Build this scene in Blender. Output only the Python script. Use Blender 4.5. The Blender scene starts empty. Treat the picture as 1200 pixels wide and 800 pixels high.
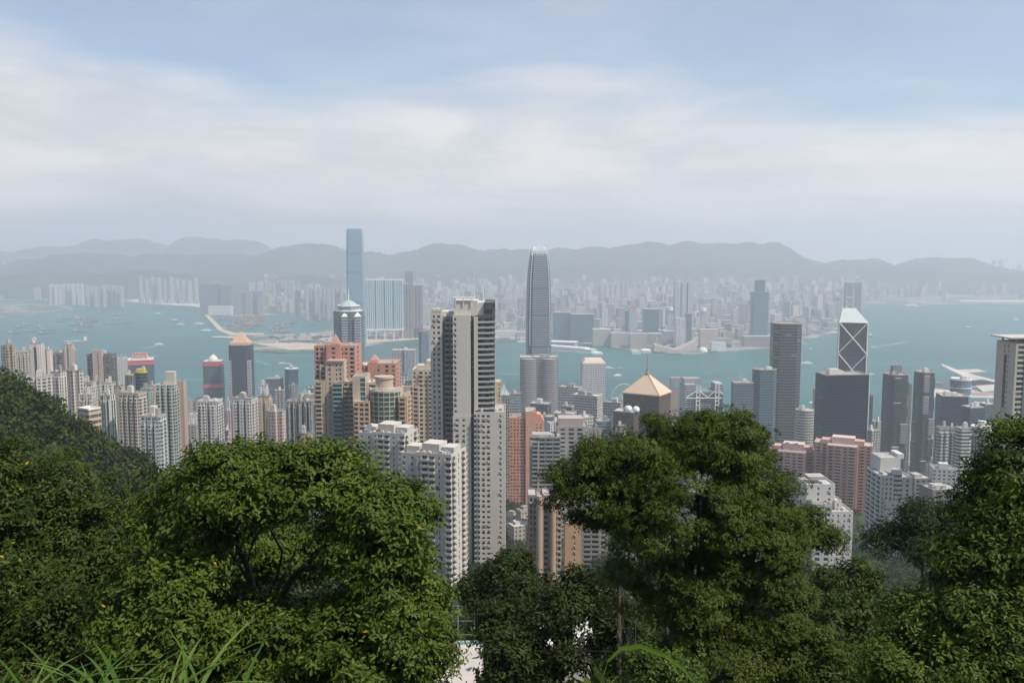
import bpy, math, random
import numpy as np
from mathutils import Vector, Matrix
R = math.radians
rnd = random.Random(7)
S = bpy.context.scene
COL = S.collection

# ------------------------------------------------------------------ camera
F = 1040.0; PITCH = math.atan(108 / F); EYE = Vector((0, 0, 400.0))
cam_d = bpy.data.cameras.new('camera'); cam = bpy.data.objects.new('camera', cam_d); COL.objects.link(cam)
cam_d.sensor_width = 36; cam_d.lens = F / 1200 * 36; cam_d.clip_start = 0.2; cam_d.clip_end = 60000
cam.location = EYE; cam.rotation_euler = (R(90) - PITCH, 0, 0); S.camera = cam
# ------------------------------------------------------------------ light
SUN_EL, SUN_AZ = R(57), R(116)          # azimuth clockwise from +Y (the view direction)
w = bpy.data.worlds.new('World'); S.world = w; w.use_nodes = True
SKY_STRENGTH = 0.13
sun_d = bpy.data.lights.new('sun', 'SUN'); sun = bpy.data.objects.new('sun', sun_d); COL.objects.link(sun)
sun_d.energy = 5.0; sun_d.angle = R(0.6); sun_d.color = (1.0, 0.93, 0.82)
sdir = Vector((math.cos(SUN_EL) * math.sin(SUN_AZ), math.cos(SUN_EL) * math.cos(SUN_AZ), math.sin(SUN_EL)))
sun.rotation_euler = sdir.to_track_quat('Z', 'Y').to_euler(); sun.location = (0, 0, 900)
S.view_settings.view_transform = 'Standard'; S.view_settings.look = 'None'
S.view_settings.exposure = 0.12; S.view_settings.gamma = 1; S.view_settings.use_curve_mapping = False
HAZE_DENSITY = 1.5e-4; HAZE_COLOR = (0.83, 0.91, 1.0)
S.cycles.use_denoising = True; S.cycles.volume_bounces = 1; S.cycles.max_bounces = 6
S.cycles.diffuse_bounces = 3; S.cycles.glossy_bounces = 2; S.cycles.transmission_bounces = 3; S.cycles.transparent_max_bounces = 6
S.cycles.sample_clamp_indirect = 6

class NT:
    """small helper that adds nodes to a tree"""
    def __init__(s, t): s.t = t
    def n(s, typ, ins=None, **kw):
        o = s.t.nodes.new(typ)
        for k, v in kw.items(): setattr(o, k, v)
        for k, v in (ins or {}).items():
            if isinstance(v, bpy.types.NodeSocket): s.t.links.new(v, o.inputs[k])
            else: o.inputs[k].default_value = v
        return o
    def m(s, op, a, b=0.0, c=0.0):
        return s.n('ShaderNodeMath', {0: a, 1: b, 2: c}, operation=op).outputs[0]
    def mix(s, f, a, b, blend='MIX'):
        return s.n('ShaderNodeMix', {0: f, 6: a, 7: b}, data_type='RGBA', blend_type=blend).outputs[2]
    def ramp(s, f, stops):
        o = s.n('ShaderNodeValToRGB', {0: f}); e = o.color_ramp.elements
        while len(e) < len(stops): e.new(0.5)
        for i, (p, c) in enumerate(stops): e[i].position = p; e[i].color = (*c, 1) if len(c) == 3 else c
        return o.outputs[0]

# sky: Nishita sky with a thin sheet of stratus, laid out by direction
q = NT(w.node_tree); w.node_tree.nodes.clear()
sky = q.n('ShaderNodeTexSky', sky_type='NISHITA', sun_disc=False, sun_elevation=SUN_EL, sun_rotation=SUN_AZ)
sky.altitude = 400; sky.air_density = 1.0; sky.dust_density = 1.0; sky.ozone_density = 2.0
tc = q.n('ShaderNodeTexCoord').outputs['Generated']
sp = q.n('ShaderNodeSeparateXYZ', {0: tc})
zc = q.m('MAXIMUM', sp.outputs[2], 0.0)
den = q.m('ADD', zc, 0.06)
cx = q.m('DIVIDE', sp.outputs[0], den); cy = q.m('DIVIDE', sp.outputs[1], den)
pc = q.n('ShaderNodeCombineXYZ', {0: cx, 1: cy, 2: 0.0}).outputs[0]
n1 = q.n('ShaderNodeTexNoise', {'Vector': pc, 'Scale': 0.42, 'Detail': 6.0, 'Roughness': 0.52, 'Distortion': 0.4}).outputs[0]
pc2 = q.n('ShaderNodeCombineXYZ', {0: q.m('MULTIPLY', sp.outputs[0], 2.4), 1: 3.3, 2: q.m('MULTIPLY', zc, 9.0)}).outputs[0]
n2 = q.n('ShaderNodeTexNoise', {'Vector': pc2, 'Scale': 1.3, 'Detail': 5.0, 'Roughness': 0.5, 'Distortion': 0.3}).outputs[0]
# cover falls off above about 10 degrees of elevation, the edge wandering with the noise
edge = q.m('ADD', q.m('MULTIPLY', q.m('SUBTRACT', n2, 0.5), 0.16), q.m('MULTIPLY', sp.outputs[0], -0.07))
lim = q.m('ADD', 0.155, edge)
cov = q.n('ShaderNodeMapRange', {0: q.m('SUBTRACT', lim, zc), 1: -0.05, 2: 0.05, 3: 0.0, 4: 1.0}, interpolation_type='SMOOTHSTEP').outputs[0]
high = q.n('ShaderNodeMapRange', {0: n1, 1: 0.42, 2: 0.72, 3: 0.12, 4: 0.42}).outputs[0]
cov = q.m('MAXIMUM', q.m('MULTIPLY', cov, 0.92), high)
pc3 = q.n('ShaderNodeCombineXYZ', {0: q.m('MULTIPLY', sp.outputs[0], 5.0), 1: 7.7, 2: q.m('MULTIPLY', zc, 17.0)}).outputs[0]
n3 = q.n('ShaderNodeTexNoise', {'Vector': pc3, 'Scale': 1.25, 'Detail': 7.0, 'Roughness': 0.55, 'Distortion': 0.5}).outputs[0]
cc = q.ramp(q.m('ADD', q.m('ADD', q.m('MULTIPLY', n1, 0.25), q.m('MULTIPLY', n2, 0.3)), q.m('MULTIPLY', n3, 0.45)), [(0.39, (4.7, 4.75, 5.05)), (0.57, (6.9, 6.45, 6.15))])
skyc = q.mix(cov, sky.outputs[0], cc)
bg = q.n('ShaderNodeBackground', {0: skyc, 1: SKY_STRENGTH})
q.t.links.new(bg.outputs[0], q.n('ShaderNodeOutputWorld').inputs[0])

# ------------------------------------------------------------------ places
def ray(px, py):
    a, b = (px - 600) / F, -(py - 400) / F
    return Vector((a, math.cos(PITCH) + b * math.sin(PITCH), -math.sin(PITCH) + b * math.cos(PITCH)))
def at(px, py, Y):
    d = ray(px, py); return EYE + d * (Y / d.y)
def sea(px, py, z=0.0):
    d = ray(px, py); return EYE + d * ((z - EYE.z) / d.z)
_ys = [-60, 0, 3.2, 5, 9, 14, 25, 40, 70, 110, 150, 300, 420, 600, 800, 1000, 1200, 1400, 1550, 2020, 2060, 2100]
_zs = [412, 398.4, 398.2, 396.6, 393.0, 389.0, 380.5, 371.5, 360, 344, 327, 266, 230, 192, 160, 112, 60, 14, 5, 4, -8, -8]
def hgt(x, y):
    h = np.interp(y, _ys, _zs)
    ax, ay, bx, by = -330., 230., -95., 330.
    t = ((x - ax) * (bx - ax) + (y - ay) * (by - ay)) / ((bx - ax) ** 2 + (by - ay) ** 2)
    tc_ = np.clip(t, 0, 1.05)
    d = np.hypot(x - (ax + tc_ * (bx - ax)), y - (ay + tc_ * (by - ay)))
    r = np.interp(tc_, [0, .674, .80, .872, 1.0, 1.05], [426, 354, 327, 311, 277, 263]) - 0.62 * d
    return np.maximum(h, r)

# ------------------------------------------------------------------ objects
def link(o, parent=None):
    COL.objects.link(o)
    if parent is not None: o.parent = parent
    return o
def tag(o, label=None, cat=None, group=None, kind=None):
    if label: o['label'] = label
    if cat: o['category'] = cat
    if group: o['group'] = group
    if kind: o['kind'] = kind
    return o
def empty(name, loc, rz=0.0):
    o = bpy.data.objects.new(name, None); o.location = loc; o.rotation_euler = (0, 0, rz); o.empty_display_size = 1
    return link(o)
class MB:
    """collects faces with metre UVs; build() links them as ONE mesh object"""
    def __init__(s): s.v = []; s.f = []; s.uv = []; s.mi = []
    def face(s, pts, uv=None, mi=0):
        b = len(s.v); s.v += [tuple(p) for p in pts]; s.f.append(tuple(range(b, b + len(pts))))
        s.uv += uv or [(0, 0)] * len(pts); s.mi.append(mi)
    def box(s, x0, x1, y0, y1, z0, z1, mi=0, bottom=True):
        s.prism([(x0, y0), (x1, y0), (x1, y1), (x0, y1)], z0, z1, mi, mi, bottom)
    def rbox(s, cx, cy, rz, wx, wy, z0, z1, mi=0):
        c, n = math.cos(rz), math.sin(rz)
        P = [(-wx / 2, -wy / 2), (wx / 2, -wy / 2), (wx / 2, wy / 2), (-wx / 2, wy / 2)]
        s.prism([(cx + a * c - b * n, cy + a * n + b * c) for a, b in P], z0, z1, mi, mi)
    def prism(s, poly, z0, z1, mi=0, cap=0, bottom=False, top=True, u0=0.0):
        b = len(s.v); k = len(poly)
        s.v += [(x, y, z0) for x, y in poly] + [(x, y, z1) for x, y in poly]
        u = u0
        for i in range(k):
            j = (i + 1) % k; L = math.dist(poly[i], poly[j])
            s.f.append((b + i, b + j, b + k + j, b + k + i)); s.mi.append(mi)
            s.uv += [(u, z0), (u + L, z0), (u + L, z1), (u, z1)]; u += L
        if top:
            s.f.append(tuple(b + k + i for i in range(k))); s.uv += [(0, 0)] * k; s.mi.append(cap)
        if bottom:
            s.f.append(tuple(b + i for i in reversed(range(k)))); s.uv += [(0, 0)] * k; s.mi.append(cap)
    def loft(s, rings, mi=0, cap=True):
        b = len(s.v); k = len(rings[0])
        for r in rings: s.v += [tuple(p) for p in r]
        for a in range(len(rings) - 1):
            u = 0
            for i in range(k):
                j = (i + 1) % k; L = math.dist(rings[0][i], rings[0][j])
                s.f.append((b + a * k + i, b + a * k + j, b + (a + 1) * k + j, b + (a + 1) * k + i)); s.mi.append(mi)
                z0, z1 = rings[a][i][2], rings[a + 1][i][2]
                s.uv += [(u, z0), (u + L, z0), (u + L, z1), (u, z1)]; u += L
        if cap:
            e = b + (len(rings) - 1) * k
            s.f.append(tuple(e + i for i in range(k))); s.uv += [(0, 0)] * k; s.mi.append(mi)
    def tube(s, pts, rad, k=6, mi=0, cap=True):
        pts = [Vector(p) for p in pts]; rings = []
        for i, p in enumerate(pts):
            t = (pts[min(i + 1, len(pts) - 1)] - pts[max(i - 1, 0)]).normalized()
            a = t.cross(Vector((0, 0, 1)) if abs(t.z) < .95 else Vector((1, 0, 0))).normalized(); c = t.cross(a)
            r = rad[i] if isinstance(rad, (list, tuple)) else rad
            rings.append([p + (a * math.cos(2 * math.pi * m / k) - c * math.sin(2 * math.pi * m / k)) * r for m in range(k)])
        s.loft(rings, mi, cap)
    def build(s, name, mats, parent=None, smooth=False, loc=None):
        me = bpy.data.meshes.new(name); me.from_pydata(s.v, [], s.f)
        uvl = me.uv_layers.new(name='UVMap'); uvl.data.foreach_set('uv', np.array(s.uv, dtype=np.float32).ravel())
        for m in (mats if isinstance(mats, (list, tuple)) else [mats]): me.materials.append(m)
        me.polygons.foreach_set('material_index', s.mi)
        if smooth: me.polygons.foreach_set('use_smooth', [True] * len(s.f))
        me.update()
        o = bpy.data.objects.new(name, me)
        if loc is not None: o.location = loc
        return link(o, parent)

# ------------------------------------------------------------------ materials
def new_mat(name):
    m = bpy.data.materials.new(name); m.use_nodes = True; m.node_tree.nodes.clear(); return m, NT(m.node_tree)
def finish(g, sh, vol=False): g.t.links.new(sh.outputs[0], g.n('ShaderNodeOutputMaterial').inputs['Volume' if vol else 'Surface'])
_mats = {}
def plain(col, rough=.7, metal=0.0, var=.12, scale=.15, spec=.4):
    key = ('p', tuple(col), rough, metal, var, scale)
    if key in _mats: return _mats[key]
    m, g = new_mat('painted_surface')
    geo = g.n('ShaderNodeNewGeometry').outputs['Position']
    no = g.n('ShaderNodeTexNoise', {'Vector': geo, 'Scale': scale, 'Detail': 4.0, 'Roughness': .6}).outputs[0]
    f = g.m('ADD', 1 - var, g.m('MULTIPLY', no, 2 * var))
    c = g.n('ShaderNodeVectorMath', {0: tuple(col), 1: g.n('ShaderNodeCombineXYZ', {0: f, 1: f, 2: f}).outputs[0]}, operation='MULTIPLY').outputs[0]
    finish(g, g.n('ShaderNodeBsdfPrincipled', {'Base Color': c, 'Roughness': rough, 'Metallic': metal, 'Specular IOR Level': spec}))
    _mats[key] = m; return m

def _facade_group():
    t = bpy.data.node_groups.new('facade_pattern', 'ShaderNodeTree')
    I = lambda n, d, ty='NodeSocketFloat': setattr(t.interface.new_socket(n, in_out='INPUT', socket_type=ty), 'default_value', d)
    for n, d in (('Bay', 3.), ('Floor', 3.1), ('Width', .55), ('Height', .5), ('Slab', 0.), ('Curtain', .25), ('Narrow', 0.), ('Dirt', .2)): I(n, d)
    for n in ('Wall', 'Glass', 'SlabColor'): I(n, (1, 1, 1, 1), 'NodeSocketColor')
    t.interface.new_socket('BSDF', in_out='OUTPUT', socket_type='NodeSocketShader')
    g = NT(t); i = g.n('NodeGroupInput').outputs; o = g.n('NodeGroupOutput')
    uv = g.n('ShaderNodeSeparateXYZ', {0: g.n('ShaderNodeUVMap').outputs[0]}).outputs
    u = g.m('DIVIDE', uv[0], i['Bay']); v = g.m('DIVIDE', uv[1], i['Floor'])
    iu, iv = g.m('FLOOR', u), g.m('FLOOR', v); fu, fv = g.m('FRACT', u), g.m('FRACT', v)
    # every bay has its own width of window, so a facade is not one even grid
    colr = g.n('ShaderNodeTexWhiteNoise', {'W': iu}, noise_dimensions='1D').outputs[0]
    wid = g.m('MULTIPLY', i['Width'], g.m('SUBTRACT', 1.0, g.m('MULTIPLY', i['Narrow'], g.m('GREATER_THAN', colr, .55))))
    mu = g.m('LESS_THAN', g.m('ABSOLUTE', g.m('SUBTRACT', fu, .5)), g.m('MULTIPLY', wid, .5))
    mv = g.m('LESS_THAN', g.m('ABSOLUTE', g.m('SUBTRACT', fv, .55)), g.m('MULTIPLY', i['Height'], .5))
    mask = g.m('MULTIPLY', mu, mv)
    cell = g.n('ShaderNodeTexWhiteNoise', {'Vector': g.n('ShaderNodeCombineXYZ', {0: iu, 1: iv, 2: 0.}).outputs[0]}, noise_dimensions='2D')
    cr = cell.outputs[0]
    lite = g.mix(.35, i['Glass'], (.45, .44, .4, 1))
    gl = g.mix(g.m('LESS_THAN', cr, i['Curtain']), i['Glass'], lite)
    gl = g.mix(g.m('MULTIPLY', g.n('ShaderNodeSeparateColor', {0: cell.outputs[1]}).outputs[1], .5), gl, g.mix(.5, i['Glass'], (.01, .012, .014, 1)))
    geo = g.n('ShaderNodeNewGeometry').outputs['Position']
    st = g.n('ShaderNodeVectorMath', {0: geo, 1: (.35, .35, .02)}, operation='MULTIPLY').outputs[0]
    no = g.n('ShaderNodeTexNoise', {'Vector': st, 'Scale': 1., 'Detail': 5., 'Roughness': .65}).outputs[0]
    dirt = g.m('SUBTRACT', 1.0, g.m('MULTIPLY', i['Dirt'], g.m('SUBTRACT', 1.35, g.m('MULTIPLY', no, 1.6))))
    wall = g.mix(1.0, i['Wall'], g.n('ShaderNodeCombineColor', {0: dirt, 1: dirt, 2: dirt}).outputs[0], 'MULTIPLY')
    wall = g.mix(g.m('LESS_THAN', fv, i['Slab']), wall, i['SlabColor'])
    col = g.mix(mask, wall, gl)
    ro = g.m('SUBTRACT', .8, g.m('MULTIPLY', mask, g.m('ADD', .55, g.m('MULTIPLY', cr, .15))))
    bmp = g.n('ShaderNodeBump', {'Strength': .6, 'Distance': .35, 'Height': g.m('SUBTRACT', 1., mask)}).outputs[0]
    b = g.n('ShaderNodeBsdfPrincipled', {'Base Color': col, 'Roughness': ro, 'Specular IOR Level': .2, 'Normal': bmp})
    g.t.links.new(b.outputs[0], o.inputs[0])
    return t
FG = _facade_group()
STY = {  # bay, floor, width, height, slab, curtain, narrow
    'grid': (3.2, 3.1, .55, .5, 0, .3, .3), 'apt': (3.6, 3.1, .62, .56, .06, .3, .55), 'band': (6, 3.6, .96, .5, 0, .15, 0),
    'vert': (2.4, 3.6, .5, .98, 0, .15, 0), 'glass': (1.8, 4.0, .94, .86, 0, .0, 0), 'louver': (9, 3.0, 1.0, .42, 0, .0, 0),
    'balc': (4.2, 3.1, .8, .62, .1, .25, .3), 'office': (3.0, 3.8, .7, .6, 0, .2, 0), 'fine': (2.0, 3.3, .6, .55, 0, .2, .0),
    'stripe': (7, 3.1, .4, .95, 0, .1, .2)}
def facade(style, wall, glass=(.05, .06, .07), slab=None, dirt=.2, **ov):
    key = ('f', style, tuple(wall), tuple(glass), slab and tuple(slab), dirt, tuple(sorted(ov.items())))
    if key in _mats: return _mats[key]
    m, g = new_mat('facade_' + style)
    p = dict(zip(('Bay', 'Floor', 'Width', 'Height', 'Slab', 'Curtain', 'Narrow'), STY[style])); p.update(ov)
    p.update(Wall=(*wall, 1), Glass=(*glass, 1), SlabColor=(*(slab or [c * .85 for c in wall]), 1), Dirt=dirt)
    n = g.n('ShaderNodeGroup', node_tree=FG)
    for k, v in p.items(): n.inputs[k].default_value = v
    finish(g, n); _mats[key] = m; return m

WHITE, CREAM, BEIGE, GREY, PINK = (.66, .65, .62), (.60, .54, .44), (.46, .38, .28), (.36, .36, .35), (.52, .27, .21)
CONC, ROOF, DARK = plain((.38, .37, .35)), plain((.42, .41, .38), var=.2), plain((.05, .055, .06), .5)
WMETAL = plain((.72, .73, .72), .4); GMETAL = plain((.35, .37, .38), .35, .6)

def foliage(name, dark, mid, lite, yellow=.012, transl=.22, rough=.5, spec=.15):
    m, g = new_mat(name)
    a = g.n('ShaderNodeAttribute', attribute_name='tone').outputs['Fac']
    c = g.ramp(a, [(0, dark), (.5, mid), (.985 - yellow, lite), (1 - yellow, lite), (1.0 - yellow + .002, (.36, .23, .02))])
    p = g.n('ShaderNodeBsdfPrincipled', {'Base Color': c, 'Roughness': rough, 'Specular IOR Level': spec})
    t = g.n('ShaderNodeBsdfTranslucent', {0: g.mix(1., c, (1.1, 1.25, .5, 1), 'MULTIPLY')})
    finish(g, g.n('ShaderNodeMixShader', {0: transl, 1: p.outputs[0], 2: t.outputs[0]})); return m
def bark(col):
    m, g = new_mat('bark')
    geo = g.n('ShaderNodeNewGeometry').outputs['Position']
    no = g.n('ShaderNodeTexNoise', {'Vector': geo, 'Scale': 9., 'Detail': 5.}).outputs[0]
    c = g.ramp(no, [(.3, [x * .5 for x in col]), (.7, [x * 1.3 for x in col])])
    finish(g, g.n('ShaderNodeBsdfPrincipled', {'Base Color': c, 'Roughness': .9})); return m
# ================================================================== the setting
def grid_mesh(name, X, Y, Z, mat, kind='structure', smooth=True):
    ny, nx = Z.shape
    v = np.stack([X, Y, Z], -1).reshape(-1, 3).astype(np.float32)
    i = np.arange(nx - 1)[None, :] + np.arange(ny - 1)[:, None] * nx
    f = np.stack([i, i + 1, i + 1 + nx, i + nx], -1).reshape(-1, 4)
    o = np_mesh(name, v, f, mat, smooth=smooth); o['kind'] = kind; return o
def np_mesh(name, v, f, mat, parent=None, tone=None, smooth=False):
    me = bpy.data.meshes.new(name); k = f.shape[1]
    me.vertices.add(len(v)); me.vertices.foreach_set('co', np.ascontiguousarray(v, np.float32).ravel())
    me.loops.add(f.size); me.loops.foreach_set('vertex_index', np.ascontiguousarray(f, np.int32).ravel())
    me.polygons.add(len(f)); me.polygons.foreach_set('loop_start', np.arange(0, f.size, k, dtype=np.int32))
    if tone is not None:
        a = me.attributes.new('tone', 'FLOAT', 'FACE'); a.data.foreach_set('value', tone.astype(np.float32))
    me.materials.append(mat); me.update(calc_edges=True)
    if smooth: me.polygons.foreach_set('use_smooth', np.ones(len(f), bool))
    return link(bpy.data.objects.new(name, me), parent)

# water
m, g = new_mat('sea_water')
geo = g.n('ShaderNodeNewGeometry').outputs['Position']
n_ = g.n('ShaderNodeTexNoise', {'Vector': g.n('ShaderNodeVectorMath', {0: geo, 1: (.6, 1.6, 1.)}, operation='MULTIPLY').outputs[0], 'Scale': .0014, 'Detail': 7., 'Roughness': .6, 'Distortion': 1.2}).outputs[0]
st = g.n('ShaderNodeVectorMath', {0: geo, 1: (.012, .05, 1.)}, operation='MULTIPLY').outputs[0]
n2_ = g.n('ShaderNodeTexNoise', {'Vector': st, 'Scale': 1., 'Detail': 6., 'Roughness': .7}).outputs[0]
c = g.ramp(g.m('ADD', g.m('MULTIPLY', n_, .75), g.m('MULTIPLY', n2_, .25)), [(.38, (.007, .070, .066)), (.62, (.020, .128, .116))])
bw = g.n('ShaderNodeTexNoise', {'Vector': geo, 'Scale': .06, 'Detail': 6., 'Roughness': .7}).outputs[0]
bp = g.n('ShaderNodeBump', {'Strength': .5, 'Distance': 3.0, 'Height': bw}).outputs[0]
finish(g, g.n('ShaderNodeBsdfPrincipled', {'Base Color': c, 'Roughness': .42, 'Specular IOR Level': .18, 'Normal': bp}))
WATER = m
mb = MB(); mb.face([(-16000, 1700, 0), (16000, 1700, 0), (16000, 19500, 0), (-16000, 19500, 0)])
tag(mb.build('water', WATER), kind='structure')

# island hillside and city ground, one sheet
m, g = new_mat('hillside')
geo = g.n('ShaderNodeNewGeometry').outputs['Position']; s3 = g.n('ShaderNodeSeparateXYZ', {0: geo}).outputs
n_ = g.n('ShaderNodeTexNoise', {'Vector': geo, 'Scale': .02, 'Detail': 6., 'Roughness': .65}).outputs[0]
n2_ = g.n('ShaderNodeTexNoise', {'Vector': geo, 'Scale': .6, 'Detail': 5., 'Roughness': .7}).outputs[0]
gr = g.ramp(n2_, [(.3, (.012, .022, .008)), (.7, (.04, .055, .018))])
ct = g.ramp(n2_, [(.3, (.10, .10, .095)), (.7, (.26, .25, .23))])
f_ = g.n('ShaderNodeMapRange', {0: g.m('ADD', s3[1], g.m('MULTIPLY', g.m('SUBTRACT', n_, .5), 500.)), 1: 800., 2: 1050., 3: 0., 4: 1.}).outputs[0]
f_ = g.m('MULTIPLY', f_, g.m('GREATER_THAN', n_, .42))
finish(g, g.n('ShaderNodeBsdfPrincipled', {'Base Color': g.mix(f_, gr, ct), 'Roughness': .95}))
HILL = m
yy = np.concatenate([np.arange(-60, 40, 2.), np.arange(40, 460, 5.), np.arange(460, 2100, 20.)])
xx = np.concatenate([np.arange(-2600, -460, 40.), np.arange(-460, 240, 5.), np.arange(240, 2641, 40.)])
X, Y = np.meshgrid(xx, yy); Z = hgt(X, Y)
rg = np.random.default_rng(3)
Z += np.where(Y > 12, rg.normal(0, .35, Z.shape), 0) * (Y < 1900)
grid_mesh('hillside_ground', X, Y, Z, HILL)

# far shore
m, g = new_mat('far_land')
geo = g.n('ShaderNodeNewGeometry').outputs['Position']
n_ = g.n('ShaderNodeTexNoise', {'Vector': geo, 'Scale': .004, 'Detail': 6., 'Roughness': .6}).outputs[0]
n2_ = g.n('ShaderNodeTexNoise', {'Vector': geo, 'Scale': .02, 'Detail': 5., 'Roughness': .7}).outputs[0]
c = g.mix(g.n('ShaderNodeMapRange', {0: n_, 1: .46, 2: .52, 3: 0., 4: 1.}).outputs[0], g.ramp(n2_, [(.3, (.13, .13, .12)), (.7, (.36, .33, .29))]), g.ramp(n2_, [(.35, (.03, .05, .025)), (.65, (.10, .12, .07))]))
finish(g, g.n('ShaderNodeBsdfPrincipled', {'Base Color': c, 'Roughness': .95})); LAND = m
def land(name, pts, mat, z=3.5, far=None):
    P = [(v.x, v.y) for v in (sea(*p) for p in pts)] + (far or [])
    b = MB(); A = sum(P[i][0] * P[(i + 1) % len(P)][1] - P[(i + 1) % len(P)][0] * P[i][1] for i in range(len(P)))
    b.prism(P if A > 0 else P[::-1], -3, z); return tag(b.build(name, mat), kind='structure')
SHORE = [(-350, 354), (0, 353), (100, 352), (145, 354), (180, 358), (230, 361), (245, 366), (258, 371), (290, 371), (345, 367), (395, 369),
         (400, 384), (360, 391), (300, 394), (284, 399), (270, 404), (284, 411), (330, 414), (400, 411), (440, 404), (490, 399), (540, 401),
         (600, 401), (640, 402), (648, 401), (700, 405), (740, 411), (762, 413), (800, 416), (850, 412), (905, 408), (932, 404), (950, 397),
         (984, 389), (1008, 379), (1004, 372), (985, 367), (990, 360), (1050, 358), (1130, 357.5), (1400, 357)]
land('peninsula_ground', SHORE, LAND, far=[(15500, 8200), (15500, 19000), (-15500, 19000), (-15500, 6900)])
land('island_ground', [(-150, 380), (0, 373), (30, 369), (55, 366), (86, 363), (82, 359.5), (50, 357), (-150, 356)], LAND)
SAND = plain((.46, .37, .27), .95, var=.35, scale=.012)
PALE = plain((.5, .47, .42), .95, var=.35, scale=.02)
land('reclaimed_sand', [(300, 404), (360, 401), (395, 396), (420, 399), (470, 394), (500, 392), (520, 396), (440, 402), (398, 408), (340, 411)], SAND, 4.2)
land('quay_apron', [(150, 352.6), (180, 356.5), (228, 359.5), (240, 362), (250, 358), (200, 353), (160, 351)], PALE, 4.2)
land('breakwater', [(239, 369), (244, 369), (262, 386.5), (275, 391), (309, 391), (309, 393), (270, 393.5), (256, 388)], SAND, 4)
land('breakwater', [(249, 394.5), (276, 395), (284, 398.4), (282, 399.4), (272, 397), (249, 396)], SAND, 4)
land('runway', [(1125, 352.2), (1300, 353.5), (1300, 355.5), (1125, 354)], PALE, 6)

# mountains behind the far city
m, g = new_mat('mountain_forest')
geo = g.n('ShaderNodeNewGeometry').outputs['Position']
n_ = g.n('ShaderNodeTexNoise', {'Vector': geo, 'Scale': .004, 'Detail': 8., 'Roughness': .65}).outputs[0]
finish(g, g.n('ShaderNodeBsdfPrincipled', {'Base Color': g.ramp(n_, [(.35, (.012, .026, .018)), (.62, (.035, .055, .034)), (.76, (.13, .12, .10))]), 'Roughness': .95})); MTN = m
def range_(name, prof, D, depth, seed, amp=1.0):
    """a mountain range whose crest stands D metres away; spurs run down towards the city"""
    rg = np.random.default_rng(seed)
    pxs = np.array([p[0] for p in prof], float); pys = np.array([p[1] for p in prof], float)
    X = np.linspace((pxs[0] - 600) / F * D, (pxs[-1] - 600) / F * D, 260); Yv = np.linspace(D - depth, D + depth, 60)
    crest = np.interp(X, (pxs - 600) / F * D, [at(600, p, D).z for p in pys])
    crest = crest + sum(rg.uniform(3, 11) * np.sin(X * 2 * math.pi / lw + rg.uniform(0, 6)) for lw in (330, 470, 720, 1100, 1500)) * (D / 9300)
    GX, GY = np.meshgrid(X, Yv)
    t = (GY - D) / depth
    sp = sum(np.sin(GX * k + ph + GY * k2) * a for k, ph, k2, a in [(2 * math.pi / rg.uniform(500, 2600), rg.uniform(0, 6), rg.uniform(-.0015, .0015), rg.uniform(.3, 1)) for _ in range(8)]) / 4
    Z = crest[None, :] * np.clip(1 - np.abs(t) ** 1.15, 0, 1) * (1 - .42 * np.clip(sp, -1, 1) * np.clip(np.abs(t) * 3, 0, 1))
    Z += rg.normal(0, 5 * amp, Z.shape)
    Z = np.maximum(Z, -2); Z[0, :] = Z[-1, :] = -2
    grid_mesh(name, GX, GY, Z, MTN)
range_('mountains', [(-120, 322), (0, 312), (50, 301), (100, 297), (150, 300), (200, 296), (222, 299), (260, 297), (290, 301), (310, 296), (345, 287), (380, 285), (400, 291), (430, 296), (470, 297), (500, 290), (520, 285), (550, 290), (600, 293), (640, 293), (690, 288), (720, 290), (750, 285), (800, 284), (850, 285), (900, 283), (920, 289), (950, 305), (970, 309), (1000, 305), (1030, 304), (1052, 309), (1080, 301), (1130, 303), (1170, 316), (1200, 321), (1330, 330)], 9300, 1500, 5)
range_('mountains', [(-150, 296), (0, 296), (60, 290), (120, 282), (165, 279), (200, 288), (228, 281), (255, 278), (290, 281), (330, 292), (400, 302), (520, 305)], 12500, 1600, 8)
range_('hills', [(440, 322), (500, 317), (560, 312), (620, 316), (680, 309), (740, 313), (800, 306), (860, 311), (930, 314), (1000, 318), (1060, 317), (1120, 321), (1250, 326)], 8300, 500, 15, .5)
range_('hills', [(-120, 330), (0, 322), (60, 318), (120, 321), (180, 316), (240, 322), (300, 328), (380, 322), (430, 331)], 7700, 600, 11, .5)

# ================================================================== far city across the harbour
def poly_rect(w_, d_): return [(-w_ / 2, -d_ / 2), (w_ / 2, -d_ / 2), (w_ / 2, d_ / 2), (-w_ / 2, d_ / 2)]
def poly_ngon(n, r, sy=1.0, ph=0.0): return [(r * math.cos(2 * math.pi * i / n + ph), r * sy * math.sin(2 * math.pi * i / n + ph)) for i in range(n)]
def poly_cross(w_, d_, k=.28):
    a, b, c, e = w_ / 2, d_ / 2, w_ * (.5 - k), d_ * (.5 - k)
    return [(-c, -b), (c, -b), (c, -e), (a, -e), (a, e), (c, e), (c, b), (-c, b), (-c, e), (-a, e), (-a, -e), (-c, -e)]
def poly_notch(w_, d_, n=2, sw=2.2, sd=3.5):
    P = []
    for s in (1, -1):
        for i in range(n + 2):
            if i == 0: P.append((-s * w_ / 2, -s * d_ / 2)); continue
            if i == n + 1: P.append((s * w_ / 2, -s * d_ / 2)); continue
            x = -w_ / 2 + w_ * i / (n + 1)
            P += [(s * (x - sw / 2), -s * d_ / 2), (s * (x - sw / 2), -s * (d_ / 2 - sd)), (s * (x + sw / 2), -s * (d_ / 2 - sd)), (s * (x + sw / 2), -s * d_ / 2)]
    return P
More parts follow.
